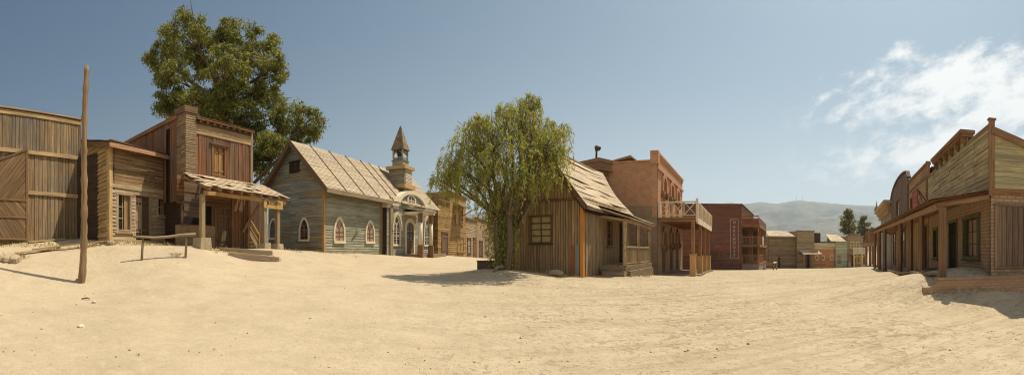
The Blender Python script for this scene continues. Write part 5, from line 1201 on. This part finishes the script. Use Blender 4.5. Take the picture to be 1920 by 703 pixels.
def gumtree():
    d0=33.; base=gp(448,d0); root=thing('gum_tree','huge dark green gum tree towering behind the blacksmith shop','tree',base)
    lobes=[(355,70,62,55,0),(300,105,30,38,1),(330,150,45,45,-1),(300,190,22,20,.5),(395,100,55,60,1.5),(430,70,28,40,0),(425,130,50,50,-1.5),(485,95,45,52,.5),(510,130,36,42,-.5),(505,175,32,30,1),(455,160,45,40,0),
           (365,200,50,35,-1),(330,205,30,22,1),(405,185,50,40,1),(445,215,52,34,-.5),(480,235,42,30,.6),(545,215,42,36,0),(580,232,27,33,-.6),(545,255,36,28,.5),(505,265,32,28,-1.5),(470,290,28,26,0),(487,318,24,30,.5),(420,235,40,26,1.5),(505,285,26,24,0.)]
    cs=[];rd=[];tips=[]
    for (px,py,rx,ry,dd) in lobes:
        d=d0+dd*1.6; c=np.array(P3(px,py,d)); sx,sz=rx/F*d,ry/F*d; tips.append((Vector(c),sx))
        m=int(5+22*sx*sz/3.); a=az(px); ex=np.array((math.cos(a),-math.sin(a),0)); ey=np.array((math.sin(a),math.cos(a),0))
        q=NP.normal(size=(m,3)); q/=np.linalg.norm(q,axis=1,keepdims=True); q*=(.35+.65*NP.random(m)**.5)[:,None]
        for v in q: cs.append(c+ex*v[0]*sx*.92+ey*v[1]*(sx+sz)*.45+np.array((0,0,v[2]*sz*.92))); rd.append(.32+.42*RN.random())
    P=clump_points(cs,rd,160); n=len(P); D=NP.normal(size=(n,3))*.75; D[:,2]-=.85
    leaves('crown',P,D,.25,.04,M['gum'],root)
    m=MB(); f=Vector((base.x,base.y,0)); k1=P3(440,330,d0); k2=P3(430,255,d0); k3=P3(415,195,d0); k4=P3(508,296,d0-.5)
    m.tube([base-Vector((0,0,.5)),base.lerp(k1,.5)+Vector((.2,0,0)),k1,k2,k3],[.75,.6,.5,.36,.22],10,wob=.1)
    for t,sx in tips:
        s=min((k1,k2,k3,k4,base.lerp(k1,.7)),key=lambda k:(k-t).length+max(0,(k.z-t.z))*1.5)
        r0=.10+.02*(t-s).length; limb(m,s,t,min(.26,r0),.04)
        for i in range(4): limb(m,s.lerp(t,.55+.1*i),t+Vector((RN.uniform(-1,1)*sx,RN.uniform(-1,1)*sx,RN.uniform(-.4,.8)*sx)),.06,.015,.1,4)
    a,b=P3(470,350,d0-1),P3(525,290,d0-1); limb(m,k1.lerp(base,.25),a,.2,.15,.03); limb(m,a,P3(520,300,d0-1),.15,.1,.05); limb(m,P3(520,300,d0-1),P3(570,245,d0),.1,.03,.08); limb(m,P3(505,312,d0-1),P3(545,240,d0),.08,.03,.1)
    m.build('trunk',M['barkdark'],root)
gumtree()
def peppertree():
    d0=18.0; base=gp(946,d0); root=thing('pepper_tree','bushy bright green drooping pepper tree in front of the plank cottage','tree',base)
    lobes=[(975,235,42,45,0),(985,205,28,22,.3),(930,250,45,35,-.5),(890,255,38,32,.4),(870,285,38,32,0),(845,315,28,26,-.4),(905,310,52,45,.8),(950,300,55,50,-1),(1000,290,45,50,.4),(1035,275,30,34,-.3),(1045,300,22,30,.5),(1000,340,45,45,-.8),(930,360,50,40,.3),(880,340,38,32,-.6),(935,400,38,40,.3),(945,445,24,36,.2),(840,335,20,18,.3),(1010,245,30,26,.8),(1000,192,14,16,0),(945,215,16,16,.5),(905,228,18,14,-.3),(826,345,14,16,.2),(1050,245,16,14,.2)]
    P=[];D=[];m=MB(); tips=[]
    st=[Vector(base)+Vector((0,0,1.)),P3(948,420,d0),P3(955,350,d0)]
    for (px,py,rx,ry,dd) in lobes:
        d=d0+dd*.9; c=np.array(P3(px,py,d)); sx,sz=rx/F*d,ry/F*d; tips.append((Vector(c)+Vector((0,0,sz*.3)),sx,sz))
        ns=int(14+34*sx*sz*1.15); sx*=.93; sz*=.95
        for _ in range(ns):
            v=NP.normal(size=3); v/=np.linalg.norm(v); v*=(.25+.75*RN.random()**.4); v[2]=v[2]*.75+.25
            p=c+np.array((v[0]*sx,v[1]*sx*.9,v[2]*sz)); out=np.array((v[0],v[1],0))*.55; ln=RN.uniform(.45,1.45)
            k=int(ln*21); t=np.linspace(0,1,k)[:,None]; pts=p+out*ln*(t-.45*t*t)+np.array((0,0,1.))*ln*((.55 if v[2]>.1 else .1)*t-1.15*t*t)
            tang=np.vstack([np.diff(pts,axis=0),pts[-1:]-pts[-2:-1]]); tang/=np.linalg.norm(tang,axis=1,keepdims=True)
            for s in (0,1):
                P.append(pts+NP.normal(size=pts.shape)*.03); dr=NP.normal(size=pts.shape)*.55+tang*.9; dr[:,2]-=.35; D.append(dr)
    for (tp,sx,sz) in tips:
        k=int(480*sx*sz)+120; q=NP.normal(size=(k,3)); q/=np.linalg.norm(q,axis=1,keepdims=True); q*=(NP.random(k)**.5)[:,None]; q=np.array(tp)-np.array((0,0,sz*.3))+q*np.array((sx,sx*.9,sz)); P.append(q); d=NP.normal(size=q.shape)*.7; d[:,2]-=.9; D.append(d)
    # low hanging shoots round the trunk
    for _ in range(520):
        a=RN.uniform(0,6.28); rr=RN.uniform(.15,.8); p=np.array(base)+np.array((rr*math.cos(a)*(.95 if math.cos(a)<0 else .6)-.05,rr*math.sin(a)*.5-.1,RN.uniform(.4,3.2)))
        ln=min(p[2]-base.z-.05,RN.uniform(.5,1.4)); k=max(5,int(ln*15)); t=np.linspace(0,1,k)[:,None]; pts=p+np.array((0,0,-1.))*ln*t+NP.normal(size=(k,3))*.05; P.append(pts); d=NP.normal(size=pts.shape)*.6; d[:,2]-=.8; D.append(d)
    P=np.vstack(P); D=np.vstack(D); xr=P[:,0]-base.x; zr=P[:,2]-base.z; keep=~((xr>.75)&(zr<2.75+.35*np.sin(xr*9)+.25*np.maximum(0,xr-1.2)))
    leaves('crown',P[keep],D[keep],.15,.016,M['pepper'],root)
    for i in range(5):
        a=i*1.25; b0=Vector((base.x+.22*math.cos(a),base.y+.2*math.sin(a),base.z-.3)); t=st[1]+Vector((math.cos(a)*.5,math.sin(a)*.5,RN.uniform(-.3,.5))); limb(m,b0,t,.17,.11,.06)
        for tp,sx,sz in tips[i::5]: limb(m,t,tp,.085,.03,.1); [limb(m,t.lerp(tp,.7),tp+Vector((RN.uniform(-1,1)*sx,RN.uniform(-1,1)*sx,RN.uniform(0,1)*sz)),.03,.01,.1,4) for _ in range(3)]
    m.build('trunk',M['barkdark'],root)
peppertree()
def fartrees():
    for (px,yt,yb,rx,d,lab) in ((1591,393,441,16,112,'taller far gum tree behind the balcony house'),(1620,405,452,13,118,'slimmer far gum tree right of the taller far tree'),(1636,428,456,9,125,'low far shrubby tree behind the timber gallery')):
        b=gp(px,d); root=thing('gum_tree',lab,'tree',b); zt,zb=zz(yt,d),zz(yb,d); cs=[];rd=[]; m=MB()
        m.tube([b-Vector((0,0,.5)),Vector((b.x,b.y,zb)),Vector((b.x+.4,b.y,(zb+zt)/2)),Vector((b.x,b.y,zt-1))],[.35,.28,.2,.05],7)
        for i in range(75):
            h=RN.random(); w=rx/F*d*(math.sin(math.pi*(.18+.75*h))**.8)*math.sqrt(RN.random()); a=RN.uniform(0,6.28); c=(b.x+w*math.cos(a),b.y+w*math.sin(a),zb+(zt-zb)*h); cs.append(c); rd.append(RN.uniform(.4,.85))
            if i%5==0: limb(m,(b.x,b.y,zb+(zt-zb)*max(0,h-.25)),c,.1,.03)
        P=clump_points(cs,rd,55); D=NP.normal(size=P.shape); D[:,2]-=1.2; leaves('crown',P,D,.5,.09,M['fartree'],root); m.build('trunk',M['barkdark'],root)
fartrees()

# ------------------------------------------------------------------ person at the street end
def person():
    b=gp(1592.5,84.5); root=thing('person','person in pale dress and straw hat standing at the far street end','person',b); H=1.66
    vs=[((0,0,.95),.14,.1),((0,0,1.12),.12,.09),((0,0,1.3),.16,.1),((0,0,1.43),.06,.05),((0,0,1.5),.085,.09),((0,0,1.6),.08,.09),
        ((-.09,0,.88),.09,.08),((-.09,.02,.48),.055,.055),((-.09,0,.08),.04,.04),((-.09,-.12,.04),.035,.03),((.09,0,.88),.09,.08),((.1,-.06,.48),.055,.055),((.1,.03,.08),.04,.04),((.1,-.1,.04),.035,.03),
        ((-.2,0,1.36),.05,.05),((-.27,.02,1.1),.04,.04),((-.25,-.1,.86),.032,.032),((-.25,-.15,.78),.03,.02),((.2,0,1.36),.05,.05),((.27,.02,1.1),.04,.04),((.2,-.14,.95),.032,.032),((.17,-.2,.9),.03,.02)]
    es=[(0,1),(1,2),(2,3),(3,4),(4,5),(0,6),(6,7),(7,8),(8,9),(0,10),(10,11),(11,12),(12,13),(2,14),(14,15),(15,16),(16,17),(2,18),(18,19),(19,20),(20,21)]
    me=bpy.data.meshes.new('body'); me.from_pydata([v[0] for v in vs],es,[]); o=bpy.data.objects.new('body',me); COL.objects.link(o); sk=o.modifiers.new('s','SKIN'); su=o.modifiers.new('u','SUBSURF'); su.levels=su.render_levels=1
    for i,v in enumerate(vs): me.skin_vertices[0].data[i].radius=(v[1],v[2])
    me.skin_vertices[0].data[0].use_root=True; me.materials.append(M['skin']); o.parent=root
    def lathe(name,prof,mat,parent,flat=.75):
        m=MB(); pts=[b+Vector((0,0,z)) for r,z in prof]; m.tube(pts,[r for r,z in prof],14); q=m.build(name,mat,root); return q
    lathe('dress',[(.3,.28),(.26,.55),(.2,.85),(.15,1.05),(.185,1.28),(.15,1.4),(.07,1.44)],M['cloth'],root)
    lathe('hat',[(.24,1.63),(.23,1.65),(.115,1.66),(.1,1.75),(.03,1.77)],M['hat'],root); lathe('hair',[(.07,1.38),(.11,1.46),(.112,1.6),(.1,1.65)],M['hair'],root)
person()

# ------------------------------------------------------------------ pebbles, dry grass
def litter():
    def octs(n,rmin,rmax,smin,smax,name,mat):
        V=[];Fc=[]
        for i in range(n):
            a=R(RN.uniform(-70,70)); r=rmin*(rmax/rmin)**RN.random(); x,y=math.sin(a)*r,math.cos(a)*r; s=smin*(smax/smin)**(RN.random()**1.8); z=gz(x,y)+s*.15; k=len(V)
            ax=[s*RN.uniform(.6,1.3) for _ in range(3)]; ax[2]*=.6; rot=RN.uniform(0,6.28); c,sn=math.cos(rot),math.sin(rot)
            for v in ((1,0,0),(0,1,0),(-1,.1,0),(.1,-1,0),(.15,0,1),(0,0,-1)):
                u,w=v[0]*ax[0],v[1]*ax[1]; V.append((x+u*c-w*sn,y+u*sn+w*c,z+v[2]*ax[2]))
            Fc+=[(k,k+1,k+4),(k+1,k+2,k+4),(k+2,k+3,k+4),(k+3,k,k+4),(k+1,k,k+5),(k+2,k+1,k+5),(k+3,k+2,k+5),(k,k+3,k+5)]
        return obj_np(name,V,Fc,mat)
    tag(octs(750,6,32,.008,.03,'pebbles',wood('pebble tones',[(.3,.2,.12),(.42,.32,.2),(.16,.11,.07),(.55,.46,.33)])),kind='stuff')
    P=[];D=[]
    def tuft(px,d,w,h,n):
        for _ in range(n):
            q=gp(px+RN.uniform(-w,w),d+RN.uniform(-.25,.25)); P.append((q.x,q.y,q.z-.02)); D.append((RN.gauss(0,.5),RN.gauss(0,.5),h*4))
    for (x0,d0,x1,d1,n) in ((20,20.4,150,21.4,70),(206,19.,330,20.2,60),(405,20.4,462,21.6,30),(500,27.5,607,25.5,90),(607,25.5,720,31.5,120),(820,39.5,900,52,80),(965,18.4,1090,18.6,70),(1095,18.7,1120,20.5,20),(1180,19.9,1225,21.5,30),(1300,49.,1388,50.,60),(1445,76,1560,80,50),(1740,13.1,1900,14.2,60)):
        for _ in range(n):
            t=RN.random(); tuft(x0+(x1-x0)*t,d0+(d1-d0)*t,1,.1*RN.random()+.05,RN.choice((2,3,5)))
    for px,d,w,n in ((60,19.6,60,260),(185,19.,24,150),(240,18.9,40,120),(300,18.9,30,80),(430,19.2,30,160),(500,18.8,26,140),(25,18.0,25,160),(700,31,25,60),(640,26.5,40,50),(330,16.9,12,60),(550,22,18,60),(120,18.9,40,120),(390,18.6,20,50)): tuft(px,d,w,.12,n)
    o=leaves('dry_grass',np.array(P),np.array(D),.17,.012,M['straw'],None); tag(o,kind='stuff')
litter()

# ------------------------------------------------------------------ hills, masts, air
def hills():
    prof=[(-400,440),(300,430),(700,410),(1000,396),(1200,388),(1310,381.5),(1340,383),(1372,380),(1395,383),(1425,378.5),(1455,382),(1478,379),(1500,375.5),(1520,377.5),(1545,380),(1580,383),(1610,385),(1640,386),(1700,392),(1800,400),(2000,410),(2400,430)]
    xs=np.array([p[0] for p in prof]); ys=np.array([p[1] for p in prof]); px=np.linspace(-400,2400,900); D0=5200.
    N=70; V=[]
    for j in range(N):
        t=j/(N-1); d=2300+(D0-2300)*t
        for x in px:
            a=az(x); yy=np.interp(x,xs,ys)+ (1.1*noise.noise((x*.03,1,0))+.6*noise.noise((x*.11,5,0))); zr=(470-yy)/F*D0
            nz=noise.fractal((math.sin(a)*d*.0016,math.cos(a)*d*.0016,2.),.9,2.1,5); rid=1-abs(noise.noise((math.sin(a)*d*.0024,math.cos(a)*d*.0024,7.)))*2
            h=zr*(t**1.35)*(1+.0*t)+ (nz*70+rid*60)*math.sin(math.pi*min(1,t*1.0))**.7 -8*(1-t)
            V.append((math.sin(a)*d,math.cos(a)*d,h+(EYE if t==1 else 0)))
    for x in px:
        a=az(x); V.append((math.sin(a)*7500,math.cos(a)*7500,-30))
    n=len(px); i,j=np.meshgrid(np.arange(N),np.arange(n-1),indexing='ij'); Fc=np.stack([i*n+j,(i+1)*n+j,(i+1)*n+j+1,i*n+j+1],-1).reshape(-1,4)[:,::-1]
    t=NT('scrubby hillside'); pos=t.n('ShaderNodeNewGeometry').outputs['Position']
    col=t.mix(t.ramp(t.noise(pos,.004,8,.65),[(.4,0.),(.62,1.)]),(.17,.145,.1),(.085,.09,.065)); col=t.mix(t.ramp(t.noise(pos,.02,5,.7),[(.55,0.),(.68,.7)]),col,(.3,.25,.17)); t.done(col,.95)
    o=obj_np('hills',V,np.ascontiguousarray(Fc),t.m,smooth=True)
    if o.data.polygons[2000].normal.z<0: o.data.flip_normals()
    tag(o,kind='structure')
    for i,(x,h,lab) in enumerate(((1493,72,'left thin radio mast on the hazy ridge'),(1505,78,'right thin radio mast on the hazy ridge'))):
        q=P3(x,377.5,5150); m=MB(); b=q-Vector((0,0,40)); m.tube([b,b+Vector((0,0,40+h))],[2.2,1.2],6); m.tube([b+Vector((-4,0,0)),b+Vector((0,0,30+h*.6))],[.8,.6],5); m.tube([b+Vector((4,0,0)),b+Vector((0,0,30+h*.6))],[.8,.6],5); tag(m.build('radio_mast',M['iron']),lab,'radio mast')
hills()
def haze():
    m=bpy.data.materials.new('pale warm haze'); m.use_nodes=True; nt=m.node_tree; nt.nodes.remove(nt.nodes['Principled BSDF'])
    v=nt.nodes.new('ShaderNodeVolumePrincipled'); v.inputs['Color'].default_value=(.68,.84,1.,1); v.inputs['Density'].default_value=HAZE; v.inputs['Anisotropy'].default_value=.5
    nt.links.new(v.outputs[0],nt.nodes['Material Output'].inputs['Volume'])
    b=MB(); b.hexa([Vector((x,y,z)) for z in (-62,700) for y in (-3600,7900) for x in (-7900,7900)]); o=b.build('haze',m,org=(0,0,0)); tag(o,kind='stuff')
HAZE=1.2e-4
if HAZE: haze()

# ------------------------------------------------------------------ sky, sun, camera
def sky():
    w=bpy.data.worlds.new('World'); scene.world=w; w.use_nodes=True; t=w.node_tree; bg=t.nodes['Background']
    s=t.nodes.new('ShaderNodeTexSky'); s.sky_type='NISHITA'; s.sun_disc=False; s.sun_elevation=SUN_EL; s.sun_rotation=SUN_AZ; s.air_density=1.2; s.dust_density=3.2; s.ozone_density=1.; s.altitude=0
    tc=t.nodes.new('ShaderNodeTexCoord'); sep=t.nodes.new('ShaderNodeSeparateXYZ'); t.links.new(tc.outputs['Generated'],sep.inputs[0])
    def mth(op,a,b=None,c=None):
        n=t.nodes.new('ShaderNodeMath'); n.operation=op
        for i,v in enumerate((a,b,c)):
            if v is None: continue
            if isinstance(v,(int,float)): n.inputs[i].default_value=v
            else: t.links.new(v,n.inputs[i])
        return n.outputs[0]
    x,y,z=sep.outputs; azn=mth('ARCTAN2',x,y); el=mth('DIVIDE',z,mth('SQRT',mth('ADD',mth('MULTIPLY',x,x),mth('MULTIPLY',y,y))))
    zc=mth('MAXIMUM',z,.03); cx=mth('MULTIPLY',azn,7.); cy=mth('MULTIPLY',mth('ADD',el,mth('MULTIPLY',azn,-.25)),11.); cmb=t.nodes.new('ShaderNodeCombineXYZ'); t.links.new(cx,cmb.inputs[0]); t.links.new(cy,cmb.inputs[1])
    def nz(scale,det,rough,dist=0.):
        n=t.nodes.new('ShaderNodeTexNoise'); n.inputs['Scale'].default_value=scale; n.inputs['Detail'].default_value=det; n.inputs['Roughness'].default_value=rough; n.inputs['Distortion'].default_value=dist; t.links.new(cmb.outputs[0],n.inputs['Vector']); return n.outputs['Fac']
    n1=nz(.75,9,.62,.5); n2=nz(3.2,7,.6,.3)
    def ell(px,py,rx,ry,rot=0.):
        a=mth('SUBTRACT',azn,az(px)); b=mth('SUBTRACT',el,(YH-py)/F); c,s_=math.cos(rot),math.sin(rot)
        u=mth('ADD',mth('MULTIPLY',a,c),mth('MULTIPLY',b,s_)); v=mth('SUBTRACT',mth('MULTIPLY',b,c),mth('MULTIPLY',a,s_))
        return mth('SUBTRACT',1.,mth('SQRT',mth('ADD',mth('POWER',mth('MULTIPLY',u,F/rx),2.),mth('POWER',mth('MULTIPLY',v,F/ry),2.))))
    reg=mth('MAXIMUM',ell(1780,155,260,66,.2),mth('MAXIMUM',ell(1820,285,300,60,.08),ell(1900,190,160,80)))
    reg=mth('MAXIMUM',reg,mth('ADD',ell(1690,98,55,26,.3),-.2))
    d=mth('ADD',mth('ADD',n1,mth('MULTIPLY',n2,.75)),mth('MULTIPLY',reg,.42))
    mr=t.nodes.new('ShaderNodeMapRange'); mr.interpolation_type='SMOOTHSTEP'; mr.inputs[1].default_value=.82; mr.inputs[2].default_value=1.26; t.links.new(d,mr.inputs[0])
    gate=t.nodes.new('ShaderNodeMapRange'); gate.inputs[1].default_value=-.45; gate.inputs[2].default_value=.05; t.links.new(reg,gate.inputs[0])
    # unseen cloud bank, added behind the viewer to brighten the shaded fronts
    bk=t.nodes.new('ShaderNodeMapRange'); bk.interpolation_type='SMOOTHSTEP'; bk.inputs[1].default_value=.15; bk.inputs[2].default_value=.6; t.links.new(mth('MULTIPLY',mth('COSINE',azn),-1.),bk.inputs[0])
    br=t.nodes.new('ShaderNodeMapRange'); br.interpolation_type='SMOOTHSTEP'; br.inputs[1].default_value=.32; br.inputs[2].default_value=.62; t.links.new(n1,br.inputs[0])
    f=mth('MAXIMUM',mth('MULTIPLY',mth('MULTIPLY',mr.outputs[0],gate.outputs[0]),.9),mth('MULTIPLY',mth('MULTIPLY',bk.outputs[0],br.outputs[0]),.85))
    mx=t.nodes.new('ShaderNodeMix'); mx.data_type='RGBA'; t.links.new(f,mx.inputs[0]); tn=t.nodes.new('ShaderNodeMix'); tn.data_type='RGBA'; tn.blend_type='MULTIPLY'; tn.inputs[0].default_value=1.; tn.inputs[7].default_value=(.77,.965,1.01,1); t.links.new(s.outputs[0],tn.inputs[6]); side=mth('ADD',mth('MULTIPLY',mth('COSINE',mth('SUBTRACT',azn,.75)),.5),.5); vf=mth('MULTIPLY',mth('MULTIPLY',mth('EXPONENT',mth('MULTIPLY',mth('MAXIMUM',el,0.),-4.6)),.85),mth('POWER',side,1.5))
    vm=t.nodes.new('ShaderNodeMix'); vm.data_type='RGBA'; t.links.new(vf,vm.inputs[0]); t.links.new(tn.outputs[2],vm.inputs[6]); vm.inputs[7].default_value=(VEIL*.95,VEIL,VEIL*1.02,1); t.links.new(vm.outputs[2],mx.inputs[6]); mx.inputs[7].default_value=(CLOUD,CLOUD*.985,CLOUD*.95,1)
    t.links.new(mx.outputs[2],bg.inputs[0]); bg.inputs[1].default_value=SKY
SKY=.05; CLOUD=15.5; VEIL=18.5
sky()
def sun():
    l=bpy.data.lights.new('sun','SUN'); l.energy=4.8; l.angle=R(.53); l.color=(1.,.91,.74); o=bpy.data.objects.new('sun',l); COL.objects.link(o)
    d=Vector((math.sin(SUN_AZ)*math.cos(SUN_EL),math.cos(SUN_AZ)*math.cos(SUN_EL),math.sin(SUN_EL))); o.rotation_euler=d.to_track_quat('Z','Y').to_euler(); o.location=d*60
sun()
def camera():
    c=bpy.data.cameras.new('camera'); c.type='PANO'; c.panorama_type='CENTRAL_CYLINDRICAL'; c.central_cylindrical_radius=1.
    c.central_cylindrical_range_u_min=-960/F; c.central_cylindrical_range_u_max=960/F; c.central_cylindrical_range_v_min=-(703-YH)/F; c.central_cylindrical_range_v_max=YH/F
    c.clip_start=.05; c.clip_end=30000; o=bpy.data.objects.new('camera',c); COL.objects.link(o); o.location=(0,0,EYE); o.rotation_euler=(R(90),0,0); scene.camera=o
camera()
scene.render.engine='CYCLES'; cy=scene.cycles; cy.max_bounces=6; cy.diffuse_bounces=4; cy.glossy_bounces=2; cy.transmission_bounces=4; cy.volume_bounces=0; cy.transparent_max_bounces=6; cy.use_denoising=True; cy.use_adaptive_sampling=False; cy.filter_width=1.1; cy.denoising_prefilter='NONE'; cy.caustics_reflective=False; cy.caustics_refractive=False
v=scene.view_settings; v.view_transform='Standard'; v.look='None'; v.exposure=.38; v.gamma=1; v.use_curve_mapping=False
